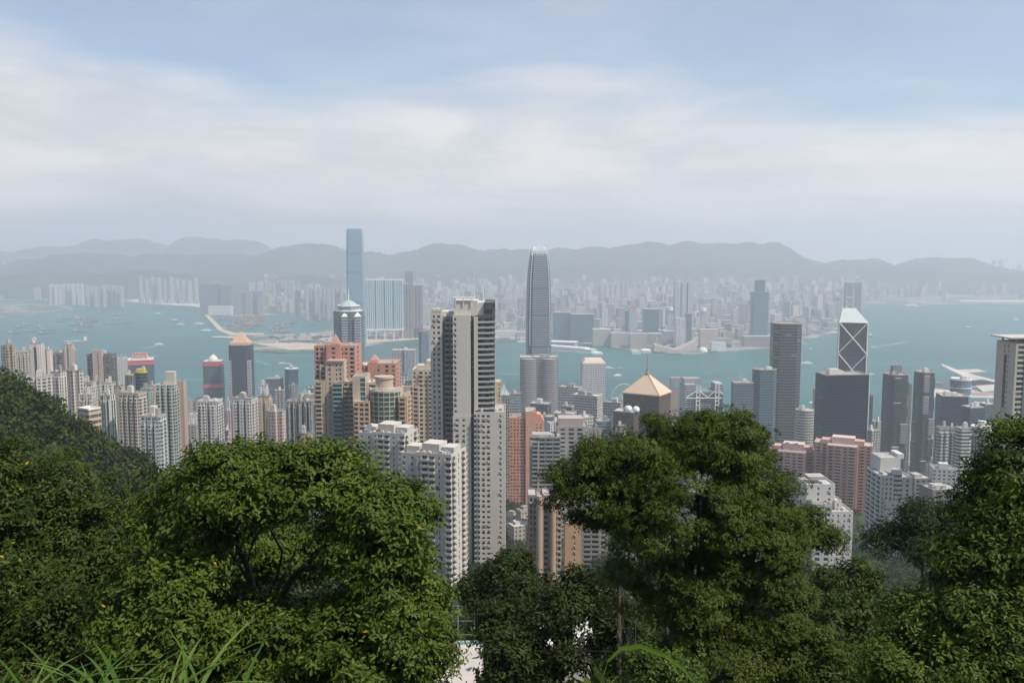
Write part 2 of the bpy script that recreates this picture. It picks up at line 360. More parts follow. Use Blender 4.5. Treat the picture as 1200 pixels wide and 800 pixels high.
def poly_chamf(w_, d_, c=4.):
    a, b = w_ / 2, d_ / 2
    return [(-a + c, -b), (a - c, -b), (a, -b + c), (a, b - c), (a - c, b), (-a + c, b), (-a, b - c), (-a, -b + c)]
def span(px0, px1, py, D):
    """centre x and width in metres of something seen between two picture columns at distance D"""
    a, b = at(px0, py, D), at(px1, py, D); return (a.x + b.x) / 2, b.x - a.x, a.z

FARMATS = [facade('grid', tuple(v_ * .84 for v_ in c), gl, dirt=.3, **k) for c, gl, k in (
    ((.62, .58, .52), (.12, .13, .14), {}), ((.66, .64, .62), (.14, .15, .16), {}), ((.56, .50, .44), (.1, .1, .1), {}), ((.52, .40, .35), (.1, .1, .1), {}),
    ((.40, .41, .42), (.08, .1, .12), {}), ((.70, .66, .58), (.15, .15, .14), {}), ((.30, .33, .36), (.06, .09, .12), dict(Width=.8, Height=.7)), ((.58, .56, .50), (.1, .12, .12), dict(Bay=5., Width=.5, Height=1.)))]
def far_box(name, px0, px1, ytop, D, mat, label, group=None, cat='building', depth=None, plan='rect', rz=0.0, base=3.5):
    x, w_, zt = span(px0, px1, ytop, D)
    d_ = depth or w_ * .8
    P = {'rect': lambda: poly_rect(w_, d_), 'cross': lambda: poly_cross(w_, d_), 'notch': lambda: poly_notch(w_, d_, 2, w_ * .07, w_ * .15)}[plan]()
    b = MB(); b.prism(P, 0, zt - base, 0, 1)
    o = b.build(name, [mat, ROOF]); o.location = (x, D + d_ / 2, base); o.rotation_euler[2] = rz
    return tag(o, label, cat, group)
# one housing estate after another along the shore and behind it: every tower an object of its own
def estate(px0, px1, ytop, D, n, mat, label, group, plan='cross', gap=.12, jit=2.0, cat='apartment tower'):
    s_ = (px1 - px0) / n
    for i in range(n):
        a = px0 + i * s_ + s_ * gap / 2
        far_box('apartment_tower', a, a + s_ * (1 - gap), ytop + rnd.uniform(-jit, jit), D + rnd.uniform(-40, 40), mat, label, group, cat, plan=plan)
FM = FARMATS
W2 = facade('stripe', (.74, .72, .69), (.2, .2, .2), dirt=.15)
estate(56, 97, 333, 6350, 8, W2, 'slim white tower in the row of the estate on the far shoreline', 'white estate by the far bridge', jit=.8)
estate(98, 144, 335, 6150, 9, FM[5], 'slim cream tower in the long estate row beside the white one', 'cream estate by the far bridge', jit=1.2)
estate(160, 232, 326, 6500, 10, FM[1], 'pale tower in the loose estate behind the sandy quay', 'pale estate behind the quay', jit=3, gap=.3)
estate(233, 270, 333, 5500, 3, FM[6], 'blue grey glass slab standing at the head of the breakwater', 'blue grey slabs at the breakwater', plan='rect', jit=1, gap=.04, cat='tower')
estate(273, 308, 341, 5400, 5, FM[4], 'grey slab tower behind the barge basin', 'grey slabs behind the barge basin', plan='rect', jit=.6, gap=.05)
estate(309, 345, 330, 6300, 8, FM[0], 'cream tower in the dense row behind the basin', 'cream row behind the basin', jit=2)
estate(345, 352, 340, 5200, 1, FM[6], 'single dark blue tower standing beside the barge basin', None)
estate(356, 402, 337, 5000, 9, FM[1], 'pale grey tower of the estate just beside the supertall', 'pale estate beside the supertall', jit=2.5)
estate(428, 431, 334, 3950, 1, FM[4], 'narrow grey tower tight against the glass slab with the white gate', None)
estate(483, 496, 342, 4300, 2, FM[1], 'pale tower peeping out past the brown towers', 'pale towers past the brown pair')
estate(702, 727, 331, 6200, 4, FM[5], 'warm cream tower in the close group of four', 'four cream towers', jit=.6, gap=.1)
estate(727, 738, 331, 6300, 2, FM[0], 'cream tower next to the close group of four', 'pair beside the four cream towers', jit=.5)
estate(1118, 1190, 338, 8000, 13, FM[1], 'faint tower behind the old runway across the bay', 'faint towers behind the runway', jit=5, gap=.3)
estate(1020, 1110, 334, 7600, 13, FM[4], 'hazy grey tower on the shore of the bay', 'hazy bay shore towers', jit=6, gap=.2, plan='rect')
rf = random.Random(21)
def D_of_shore(px):
    xs = [0, 150, 240, 300, 395, 430, 500, 600, 700, 760, 850, 930, 960, 1000, 1040, 1200]
    ds = [6900, 6900, 6000, 5500, 5300, 4100, 4150, 4100, 3900, 3650, 3600, 3800, 4100, 4900, 6900, 7000]
    return np.interp(px, xs, ds)
n_ind = 0
FLAB = {0: ('cream walled block packed into the hazy far city', 'cream blocks of the far city'), 1: ('off white block packed into the hazy far city', 'off white blocks of the far city'),
        2: ('beige block packed into the hazy far city', 'beige blocks of the far city'), 3: ('dusty pink block packed into the hazy far city', 'pink blocks of the far city'),
        4: ('mid grey block packed into the hazy far city', 'grey blocks of the far city'), 5: ('warm pale block packed into the hazy far city', 'warm pale blocks of the far city'),
        6: ('blue grey glazed block packed into the hazy far city', 'blue grey blocks of the far city'), 7: ('block with vertical dark stripes packed into the hazy far city', 'striped blocks of the far city')}
while n_ind < 190:
    px = rf.uniform(425, 1012) if rf.random() < .86 else rf.uniform(150, 420)
    D = D_of_shore(px) + 120 + rf.random() ** 1.3 * 2700
    if 395 < px < 530 and D < 4500: continue
    h = rf.choice([25, 30, 40, 45, 60, 60, 80, 95, 115]) * rf.uniform(.8, 1.2) * (1 if D > 4300 else .75)
    ww = rf.uniform(22, 52)
    py = 292 + (400 - h) / D * F
    k = rf.choice([0, 0, 1, 1, 2, 3, 4, 4, 5, 6, 7])
    wp = ww / D * F
    far_box('tower_block', px - wp / 2, px + wp / 2, py, D, FM[k], *FLAB[k], plan=rf.choice(['rect', 'rect', 'cross', 'notch']), rz=rf.uniform(-.5, .5), cat='tower block'); n_ind += 1
# past that the far city is one mass of small roofs and slabs
mass = MB()
for _ in range(4200):
    px = rf.uniform(300, 1015) if rf.random() < .8 else rf.uniform(-20, 1260)
    D = D_of_shore(px) + 100 + rf.random() ** .85 * 4300
    if 390 < px < 530 and D < 4650: continue
    if px < 300 and D < 6400: continue
    x = at(px, 292, D).x
    hill = max(0, (D - 6400)) * .035
    h = rf.choice([12, 15, 18, 22, 28, 36, 50, 70, 95]) * rf.uniform(.8, 1.2) * (1 if D > 4600 else .55)
    mass.rbox(x, D, rf.uniform(-.6, .6), rf.uniform(18, 52), rf.uniform(14, 30), 3, 3.5 + h + hill, rf.choice([0, 0, 1, 1, 2, 3, 4, 5, 5, 6, 7]))
tag(mass.build('distant_city', FM), 'far roofs and blocks beyond the harbour that merge into one hazy mass', 'city', kind='stuff')
# ================================================================== landmarks of the far shore
def root(name, label, cat, x, y, z, rz=0.0, group=None): return tag(empty(name, (x, y, z), rz), label, cat, group)
BLUEG = facade('glass', (.36, .46, .54), (.16, .27, .36), dirt=.05, Curtain=0.)
# supertall: notched corners, slightly tapered, two dark mechanical bands
x, w_, zt = span(404.5, 423.5, 268, 3650)
r_ = root('skyscraper', 'pale blue glass supertall tower rising far above the opposite shore', 'skyscraper', x, 3650 + w_ / 2, 3.5)
def notched(s, n): a = s / 2; return [(-a + n, -a), (a - n, -a), (a - n, -a + n), (a, -a + n), (a, a - n), (a - n, a - n), (a - n, a), (-a + n, a), (-a + n, a - n), (-a, a - n), (-a, -a + n), (-a + n, -a + n)]
b = MB(); H_ = zt - 3.5; rings = []
for f_, sc in ((0, 1.12), (.12, 1.03), (.3, 1.0), (.6, .98), (.85, .94), (.97, .9), (1., .86)):
    rings.append([(px_, py_, f_ * H_) for px_, py_ in notched(w_ * sc, w_ * .1)])
b.loft(rings); b.build('wall', BLUEG, r_)
for f_ in (.36, .62, .78):
    c_ = MB(); s_ = w_ * np.interp(f_, [0, .12, .3, .6, .85], [1.12, 1.03, 1., .98, .94]) * 1.006
    c_.prism(notched(s_, w_ * .1), H_ * f_, H_ * f_ + 9, 0, 0, True); c_.build('mechanical_band', plain((.13, .19, .25), .4), r_)
# glass slab with white gate at its foot
x, w_, zt = span(428.5, 471.5, 328.5, 3900); zb = at(450, 385, 3900).z
r_ = root('residential_slab', 'wide aqua glass slab tower standing on a white gate of pillars', 'residential tower', x, 3920, 3.5, .03)
b = MB(); b.prism(poly_notch(w_, 40, 3, 5, 8), zb - 3.5, zt - 3.5, 0, 1, True); b.build('wall', [facade('stripe', (.55, .62, .63), (.08, .24, .30), dirt=.05, Bay=9., Width=.62), ROOF], r_)
b = MB(); b.box(-w_ / 2 - 1, w_ / 2 + 1, -22, 21, zb - 12, zb - 3.6, bottom=True); b.build('transfer_beam', WMETAL, r_)
for i in range(5): b = MB(); b.box(-w_ / 2 + i * (w_ - 4) / 4, -w_ / 2 + i * (w_ - 4) / 4 + 4, -21, -17, -3, zb - 12.02); b.build('pillar', WMETAL, r_)
b = MB(); b.box(-w_ / 2, w_ / 2, -20, 18, zt - 3.4, zt + 1); b.build('parapet', WMETAL, r_)
BROWNF = facade('stripe', (.34, .27, .25), (.10, .10, .11), dirt=.1)
far_box('residential_tower', 472.5, 484, 333, 3950, BROWNF, 'shorter of two brown towers beside the aqua glass slab', cat='residential tower', plan='notch')
far_box('residential_tower', 483.5, 495, 334, 3960, BROWNF, 'taller of two brown towers beside the aqua glass slab', cat='residential tower', plan='notch')
far_box('office_tower', 475, 483.5, 318, 4400, FM[6], 'dark blue tower peeping above the brown residential pair', cat='office tower')
far_box('residential_tower', 422, 427, 340, 4100, FM[4], 'grey tower squeezed between the supertall and the aqua slab', cat='residential tower')
DBG = facade('glass', (.10, .17, .2), (.05, .12, .16), dirt=.05)
far_box('office_slab', 648, 668, 366, 3800, DBG, 'dark teal glass slab behind the cruise terminal, tallest of its row', 'dark teal slabs at the terminal', 'office block', depth=40)
far_box('office_slab', 668.5, 696, 368, 3780, DBG, 'long dark teal glass slab behind the cruise terminal', 'dark teal slabs at the terminal', 'office block', depth=40)
WHOT = facade('band', (.62, .56, .48), (.2, .18, .16), dirt=.2, Height=.5)
far_box('hotel', 695, 716, 386, 3640, WHOT, 'cream hotel block with long balcony bands by the cruise pier', cat='hotel', depth=60)
far_box('hotel', 716.5, 738, 390, 3600, WHOT, 'middle cream hotel block of the harbour front row', cat='hotel', depth=50)
far_box('hotel', 738.5, 759, 391, 3540, facade('band', (.52, .43, .36), (.2, .17, .15), Height=.4), 'square tan hotel with blue roof sign on the harbour front', cat='hotel', depth=45)
x, w_, zt = span(741, 757, 390, 3539)
b = MB(); b.box(-w_ / 2, w_ / 2, -.5, .5, 0, 5, bottom=True)
tag(b.build('roof_sign', plain((.18, .2, .75), .4), loc=(x, 3541, zt)), 'blue strip sign on the roof of the tan hotel', 'sign')
for a, b_, t_, lab in ((760, 778, 391, 'grey office block beside the tan hotel'), (778, 790, 388, 'small pale tower block at the star pier')):
    far_box('office_block', a, b_, t_, 3650, FM[4], lab, cat='office block')
# museum with blank sloped walls
PINKT = plain((.50, .39, .33), .8, var=.05)
x, w_, zt = span(768, 818, 399, 3440); zl = at(790, 408, 3440).z
r_ = root('concert_hall', 'windowless pale pink hall with sweeping roofs on the waterfront', 'concert hall', x, 3480, 3.5)
b = MB(); h_ = zt - 3.5; hl = zl - 3.5
b.loft([[(-w_ / 2, -20, 0), (0, -30, 0), (0, 20, 0), (-w_ / 2, 25, 0)], [(-w_ / 2, -18, hl + 12), (0, -28, hl * .55), (0, 18, hl * .55), (-w_ / 2, 23, hl + 12)]]); b.build('wing', PINKT, r_)
b = MB(); b.loft([[(.5, -30, 0), (w_ / 2, -24, 0), (w_ / 2, 25, 0), (.5, 25, 0)], [(.5, -28, hl * .5), (w_ / 2, -22, h_), (w_ / 2, 22, h_), (.5, 22, hl * .5)]]); b.build('wing', PINKT, r_)
b = MB(); b.box(-w_ / 2, w_ / 2, -36, -31, 0, 7); b.build('colonnade', PINKT, r_)
far_box('museum', 821, 842, 386, 3560, facade('band', (.56, .44, .38), (.3, .24, .2), Height=.3), 'broad pinkish hotel block with blue roof behind the domed hall', cat='hotel', depth=40)
x, w_, _ = span(819, 830, 405, 3430)
b = MB(); n_ = 16
b.loft([[(w_ / 2 * math.cos(a_) * math.cos(2 * math.pi * j / n_), w_ / 2 * math.cos(a_) * math.sin(2 * math.pi * j / n_), w_ / 2 * math.sin(a_) * .95) for j in range(n_)] for a_ in [k * 1.5 / 6 for k in range(7)]])
tag(b.build('museum_dome', plain((.7, .66, .6)), smooth=True, loc=(x, 3440, 3.5)), 'white egg shaped dome on the waterfront beside the pink hall', 'dome')
far_box('art_museum', 834, 851, 401, 3470, plain((.62, .62, .6)), 'white low box museum with cut out front near the dome', cat='museum', depth=30)
far_box('office_block', 872, 904, 394, 3600, facade('grid', (.30, .24, .22), (.1, .08, .08)), 'wide dark brown block behind trees on the far promenade', cat='office block', depth=40)
b = MB(); b.prism(poly_ngon(8, 3.2), 0, 40, 0, 0); b.prism(poly_ngon(8, 3.9), 40.02, 43, 0, 0)
b.loft([[(3.4 * math.cos(2 * math.pi * j / 8), 3.4 * math.sin(2 * math.pi * j / 8), 43.02) for j in range(8)], [(.1 * math.cos(2 * math.pi * j / 8), .1 * math.sin(2 * math.pi * j / 8), 52) for j in range(8)]])
v = sea(770, 411); tag(b.build('clock_tower', plain((.45, .32, .26)), loc=(v.x, v.y + 12, 3.5)), 'slim brick clock tower on the tip of the far waterfront', 'clock tower')
# towers of the far business quarter
x, w_, zt = span(791.5, 812.5, 330.5, 3950)
r_ = root('residential_tower', 'tall white ribbed tower with twin crowns in the far city', 'residential tower', x, 3965, 3.5)
b = MB(); b.prism(poly_notch(w_, 36, 2, 6, 9), 0, zt - 8, 0, 1); b.build('wall', [facade('stripe', (.56, .56, .55), (.14, .17, .2), dirt=.1, Bay=6.), ROOF], r_)
for s_ in (-1, 1): b = MB(); b.box(s_ * w_ * .3 - w_ * .16, s_ * w_ * .3 + w_ * .16, -14, 12, zt - 7.98, zt - 2); b.build('crown', CONC, r_)
x, w_, zt = span(881.5, 901.5, 342, 3900); x2, w2, zt2 = span(886.5, 898, 328, 3900)
r_ = root('office_tower', 'tall blue grey stepped glass tower standing alone in the far city', 'office tower', x, 3915, 3.5)
b = MB(); b.prism(poly_chamf(w_, 40, 6), 0, zt - 3.5, 0, 1); b.build('wall', [DBG, ROOF], r_)
b = MB(); b.prism(poly_chamf(w2, 28, 5), zt - 3.49, zt2 - 3.5, 0, 1); b.build('upper_stage', [DBG, ROOF], r_)
far_box('office_tower', 994.5, 1010, 331, 4300, FM[6], 'hazy blue tower rising directly behind the masts of the cross braced tower', cat='office tower')
x, w_, zt = span(737.5, 748, 359, 3620)
r_ = root('office_tower', 'slim white tower with curved blue glass side and red roof sign', 'office tower', x, 3635, 3.5)
b = MB(); b.loft([[(-w_ * .2, -14, 0), (w_ / 2, -14, 0), (w_ / 2, 14, 0), (-w_ / 2, 14, 0)], [(-w_ * .42, -14, (zt - 3.5) * .5), (w_ / 2, -14, (zt - 3.5) * .5), (w_ / 2, 14, (zt - 3.5) * .5), (-w_ / 2, 14, (zt - 3.5) * .5)], [(-w_ * .45, -14, zt - 13), (w_ * .3, -14, zt - 13), (w_ * .3, 14, zt - 13), (-w_ * .45, 14, zt - 13)]]); b.build('wall', facade('band', (.55, .6, .62), (.12, .2, .26)), r_)
b = MB(); b.box(-w_ * .4, w_ * .25, -12, -11, zt - 12.9, zt - 4); b.build('sign', plain((.6, .12, .1)), r_)
far_box('office_tower', 733, 739, 364, 3700, DBG, 'dark glass tower touching the slim white curved one', cat='office tower')
far_box('office_tower', 755, 772, 362, 3800, DBG, 'broad dark teal office tower in the middle of the far city', cat='office tower')
far_box('hotel', 792.5, 804, 373, 3550, facade('stripe', (.66, .64, .6), (.1, .14, .18), Bay=8.), 'white tower with two dark stripes near the star pier', cat='hotel')
far_box('hotel', 804, 811, 367, 3600, DBG, 'dark glass tower joined to the white two striped one', cat='hotel')
for a, t_, D in ((785, 359, 3800), (824, 360, 3900)):
    x, w_, zt = span(a - 2, a + 2, t_ + 4, D); r_ = root('revolving_tower', 'tower with a round white drum on top, ' + ('closer to the star pier' if a < 800 else 'beside the tall ribbed tower'), 'tower', x, D, 3.5)
    b = MB(); b.prism(poly_rect(w_ * 1.2, 14), 0, zt - 6, 0, 1); b.build('wall', [FM[1], ROOF], r_)
    b = MB(); b.prism(poly_ngon(16, w_ * .9), zt - 5.98, zt + 8, 0, 0, True); b.build('drum', WMETAL, r_)
far_box('warehouse', 244, 271, 358.5, 5350, plain((.6, .58, .52)), 'long low white shed beside the breakwater', cat='warehouse', depth=30)
far_box('terminal', 579, 606, 388, 3950, plain((.55, .56, .56)), 'pale hip roofed hall just past the balcony tower', cat='hall', depth=60)
far_box('terminal', 606, 617, 389, 3940, plain((.40, .32, .3)), 'dull red block between the hall and the curved tower', cat='block', depth=50)
far_box('shed', 467, 497, 384.5, 3960, plain((.50, .16, .11)), 'long low shed with red roof at the foot of the brown towers', cat='shed', depth=60)
# white cruise pier with ship like decks
x, w_, zt = span(645, 722, 405, 3560); v = sea(690, 416)
r_ = root('cruise_pier', 'long white pier building with stepped decks reaching into the harbour', 'pier', at(672, 411, 3450).x, 3450, 0, -.62)
WP = plain((.72, .71, .68), .6, var=.06); L_ = 265
b = MB(); b.prism([(-L_ / 2, -26), (L_ / 2 - 30, -26), (L_ / 2, 0), (L_ / 2 - 30, 26), (-L_ / 2, 26)], 0, 7); b.build('quay', WP, r_)
b = MB(); b.box(-L_ / 2, L_ / 2 - 40, -22, 22, 7.02, 17); b.build('hall', facade('band', (.7, .69, .66), (.15, .2, .22)), r_)
b = MB(); b.box(-L_ / 2 + 8, L_ / 2 - 70, -18, 18, 17.02, 21); b.build('roof_deck', WP, r_)
v = at(662, 409, 3500); r_ = root('ferry_terminal', 'white terminal hall with flat layered roof behind the cruise pier', 'terminal', at(660, 408, 3640).x, 3640, 0, -.3)
b = MB(); b.box(-55, 55, -25, 25, 0, 20); b.build('wall', facade('band', (.66, .65, .62), (.16, .2, .22)), r_)
b = MB(); b.box(-58, 58, -28, 28, 20.02, 23, bottom=True); b.build('roof', WP, r_)
for i, (a, y_) in enumerate(((745, 413.5), (757, 412))):
    v = sea(a, y_ + 1); r_ = root('ferry_pier', ('green roofed ferry pier below the tan hotel', 'white ferry pier behind the spire of the golden roof')[i], 'pier', v.x, v.y, 0, .1)
    b = MB(); b.box(-18, 18, -14, 26, 0, 9); b.build('hall', plain((.55, .56, .54)), r_)
    b = MB(); b.loft([[(-19, -15, 9.02), (19, -15, 9.02), (19, 27, 9.02), (-19, 27, 9.02)], [(-14, -8, 13), (14, -8, 13), (14, 20, 13), (-14, 20, 13)]]); b.build('roof', plain(((.3, .42, .36), (.66, .66, .62))[i]), r_)

# ================================================================== boats and ships
FOAM = plain((.42, .50, .50), .6, var=.1)
HULLS = [plain(c_, .6) for c_ in ((.10, .10, .10), (.17, .11, .09), (.10, .14, .17), (.22, .21, .19), (.6, .6, .58))]
def hull(L, B, Hh, z0=-.6):
    b = MB(); P0 = [(-L / 2, -B * .42), (L * .3, -B * .45), (L * .46, 0), (L * .3, B * .45), (-L / 2, B * .42)]
    P1 = [(-L / 2, -B / 2), (L * .34, -B / 2), (L / 2, 0), (L * .34, B / 2), (-L / 2, B / 2)]
    b.loft([[(p, q_, z0) for p, q_ in P0], [(p, q_, Hh) for p, q_ in P1]]); return b
def barge(px, py, L, rz, hm, label, group, crane=0, cargo=None):
    v = sea(px, py); r_ = root('barge', label, 'barge', v.x, v.y, 0, rz, group)
    hull(L, L * .24, 4.2).build('hull', HULLS[hm], r_)
    b = MB(); b.box(-L * .46, -L * .33, -L * .08, L * .08, 4.22, 9); b.box(-L * .44, -L * .36, -L * .06, L * .06, 9.02, 12); b.build('cabin', plain((.38, .36, .33)), r_)
    if cargo: b = MB(); b.box(-L * .22, L * .3, -L * .09, L * .09, 4.22, 9.5); b.build('cargo', cargo, r_)
    if crane:
        b = MB(); b.tube([(0, 0, 4), (0, 0, 30)], .8, 5); b.tube([(0, 0, 8), (L * .34, 0, 33)], .7, 5); b.build('crane', plain((.3, .16, .1)), r_)
    return r_
RUST = plain((.26, .13, .09), .8, var=.3, scale=.1)
rb = random.Random(4)
GA = 'cargo barges anchored in the bay'
for px, py in ((32, 381), (50, 384), (57, 387), (25, 384), (37, 389), (17, 391), (56, 391), (93, 389), (76, 374), (70, 377), (136, 370), (141, 374), (147, 379), (133, 380), (152, 368), (120, 367)):
    barge(px, py, rb.uniform(60, 95), rb.uniform(-.35, .35), rb.randrange(4), 'dark cargo barge lying at anchor in the far bay', GA, rb.random() < .4)
for i in range(14):
    barge(rb.uniform(84, 114), rb.uniform(372, 384), rb.uniform(55, 85), rb.uniform(-.3, .3), rb.randrange(4), 'dark barge in the crowded raft of barges in the bay', 'raft of barges', 1)
for i in range(30):
    a, t_ = rb.uniform(0, 1), rb.uniform(0, 1)
    barge(264 + 40 * a + 3 * t_, 374 + 13 * t_ - 3 * a * (1 - t_), rb.uniform(45, 70), rb.uniform(-.6, .6), (1, 1, 3, 0)[rb.randrange(4)], 'rusty derrick barge packed inside the breakwater', 'derrick barges inside the breakwater', 1, RUST)
for i in range(16):
    barge(rb.uniform(318, 345), rb.uniform(376, 390), rb.uniform(40, 62), rb.uniform(-.8, .8), rb.randrange(4), 'work barge moored in the inner basin', 'work barges in the inner basin', rb.random() < .5, RUST if rb.random() < .5 else None)
def wake(px0, py0, px1, py1, wid, label):
    a, b_ = sea(px0, py0), sea(px1, py1); d = (b_ - a); L = d.length; d.normalize(); n = Vector((-d.y, d.x, 0)); b = MB(); K = 14
    for i in range(K):
        t0, t1 = i / K, (i + 1) / K; wid_ = wid * .6; w0, w1 = wid_ * (.35 + .65 * t0) * (1 - .0 * t0) * rb.uniform(.6, 1.1), wid_ * (.35 + .65 * t1) * rb.uniform(.6, 1.1)
        if rb.random() < .25 * t0: continue
        p0, p1 = a + d * L * t0, a + d * L * t1
        b.face([(*p.to_2d(), .06) for p in (p0 + n * w0, p0 - n * w0, p1 - n * w1, p1 + n * w1)])
    return tag(b.build('boat_wake', FOAM), label, 'wake', kind='stuff')
def boat(px, py, L, rz, label, hm=4, cat='boat', group=None):
    v = sea(px, py); r_ = root('ferry', label, cat, v.x, v.y, 0, rz, group)
    hull(L, L * .26, L * .07).build('hull', HULLS[hm], r_)
    b = MB(); b.box(-L * .4, L * .25, -L * .1, L * .1, L * .072, L * .15); b.build('cabin', plain((.7, .7, .68)), r_)
    b = MB(); b.box(-L * .2, L * .12, -L * .08, L * .08, L * .152, L * .2); b.tube([(-L * .1, 0, L * .2), (-L * .1, 0, L * .32)], L * .012, 4); b.build('bridge', plain((.55, .56, .56)), r_)
    return r_
# the tanker by the shore towers, fast ferries and small craft
v = sea(88, 401.5); r_ = root('cargo_ship', 'pale cargo ship passing beyond the beige twin towers', 'ship', v.x, v.y, 0, .35)
hull(105, 18, 7).build('hull', HULLS[3], r_); b = MB(); b.box(34, 46, -7, 7, 7.02, 20); b.box(36, 44, -6, 6, 20.02, 24); b.build('cabin', plain((.72, .72, .7)), r_)
b = MB(); b.box(-40, 26, -6, 6, 7.02, 10); b.build('deck_cargo', plain((.5, .48, .46)), r_)
boat(187, 404, 40, .35, 'white fast ferry leaving a wake across the open bay'); wake(184, 404.6, 168, 408.2, 7, 'short white wake of the fast ferry in the open bay')
boat(212, 380.5, 46, .1, 'small white boat beyond the red banded towers'); boat(234, 380.3, 62, 0, 'pale ferry near the head of the breakwater')
boat(243, 389, 70, .05, 'blue hulled freighter close to the breakwater', 2, 'ship'); wake(170, 365.4, 183, 367.6, 9, 'white wake trailing past the anchored barges'); boat(184, 367.8, 45, 2.9, 'white hydrofoil among the anchored barges')
wake(186, 443.3, 238, 444.5, 5, 'long pale wake crossing behind the cream slab tower'); wake(118, 410, 132, 406, 4, 'faint wake above the pink striped tower')
boat(205, 376, 55, 0, 'dark lighter sailing alone in mid bay', 0); boat(331, 426, 26, .1, 'small ferry above the blue curved tower'); boat(338, 426.5, 22, 0, 'smaller of the two ferries above the blue curved tower')
wake(300, 422, 316, 428, 5, 'soft wake between the pyramid tower and the curved tower'); wake(580, 437.5, 608, 438, 6, 'straight pale wake left by a ferry past the balcony tower')
boat(712, 431.5, 36, .05, 'white ferry with a broad wake beyond the white grid tower'); wake(713, 432, 731, 430.4, 8, 'broad white wake of the ferry beyond the grid tower')
boat(724, 440.5, 34, .5, 'pale ferry crossing in front of the golden spire'); boat(946, 426.5, 46, 0, 'long grey ferry between the dark slab and the cross braced tower')
wake(946, 426.9, 974, 428, 4, 'faint trail behind the long grey ferry'); boat(944, 403, 24, 0, 'small launch beyond the dark office slab'); boat(950, 409, 22, .2, 'small dark boat beside the dark office slab', 0)
boat(1021, 438.8, 24, .05, 'little white boat close to the cross braced tower'); boat(951, 472, 20, .5, 'white launch near the shore at the navy office tower')
wake(1023, 407, 1062, 400.5, 9, 'curving white wake in the open eastern harbour'); boat(1022, 407.2, 30, 2.9, 'speeding boat at the head of the curving wake')
boat(1069, 359.6, 120, 0, 'white cruise ship lying off the old runway', 4, 'ship'); boat(978, 391.5, 60, 0, 'dark derrick boat off the far headland', 0, 'ship'); boat(956, 386, 80, .1, 'grey freighter alongside the far headland', 3, 'ship')
boat(1020, 394, 60, 1.2, 'dark sailing junk half hidden by the cross braced tower', 0); boat(1135, 384.5, 50, .1, 'lone dark barge far out in the eastern harbour', 0); boat(1191, 375.5, 55, .1, 'distant grey barge near the edge of the eastern harbour', 3)
boat(646, 399.5, 60, .1, 'white ferry tied up just past the curved skyscraper'); boat(613, 401.5, 55, 0, 'white catamaran at the pier before the curved skyscraper')
wake(900, 421, 905, 421.4, 3, 'tiny wake near the promenade')

# sheds, yards and tree belts on the reclaimed land: small and countless
rz2 = random.Random(77)
b = MB()
for _ in range(520):
    px = rz2.uniform(318, 505); py = rz2.uniform(388, 411) if rz2.random() < .6 else rz2.uniform(372, 390)
    if px < 395 and py < 393 and not (px > 350 and py < 378): continue
    v = sea(px, py); w_ = rz2.choice([8, 14, 20, 34]) * rz2.uniform(.7, 1.3); d_ = rz2.uniform(8, 18)
    if py > 400 + (px - 400) * -.09: continue
    b.rbox(v.x, v.y + 20, rz2.uniform(-.4, .4), w_, d_, 3.4, 4.5 + rz2.choice([2, 3, 4, 6, 9]), rz2.choice([0, 0, 1, 2, 3, 3, 4]))
for _ in range(260):
    px = rz2.uniform(540, 950); v = sea(px, float(np.interp(px, [540, 640, 700, 762, 850, 950], [399, 400, 402, 409, 409.5, 395])) - rz2.uniform(1, 4))
    b.rbox(v.x, v.y, rz2.uniform(-.4, .4), rz2.uniform(8, 24), rz2.uniform(8, 16), 3.4, rz2.uniform(7, 16), rz2.choice([0, 0, 1, 2, 3, 4]))
tag(b.build('waterside_sheds', [plain((.55, .53, .5)), plain((.40, .33, .27)), plain((.05, .075, .035), .9), plain((.05, .08, .04), .9), plain((.34, .36, .38))]), 'sheds, yards and tree belts strewn along the far waterfront', 'sheds', kind='stuff')
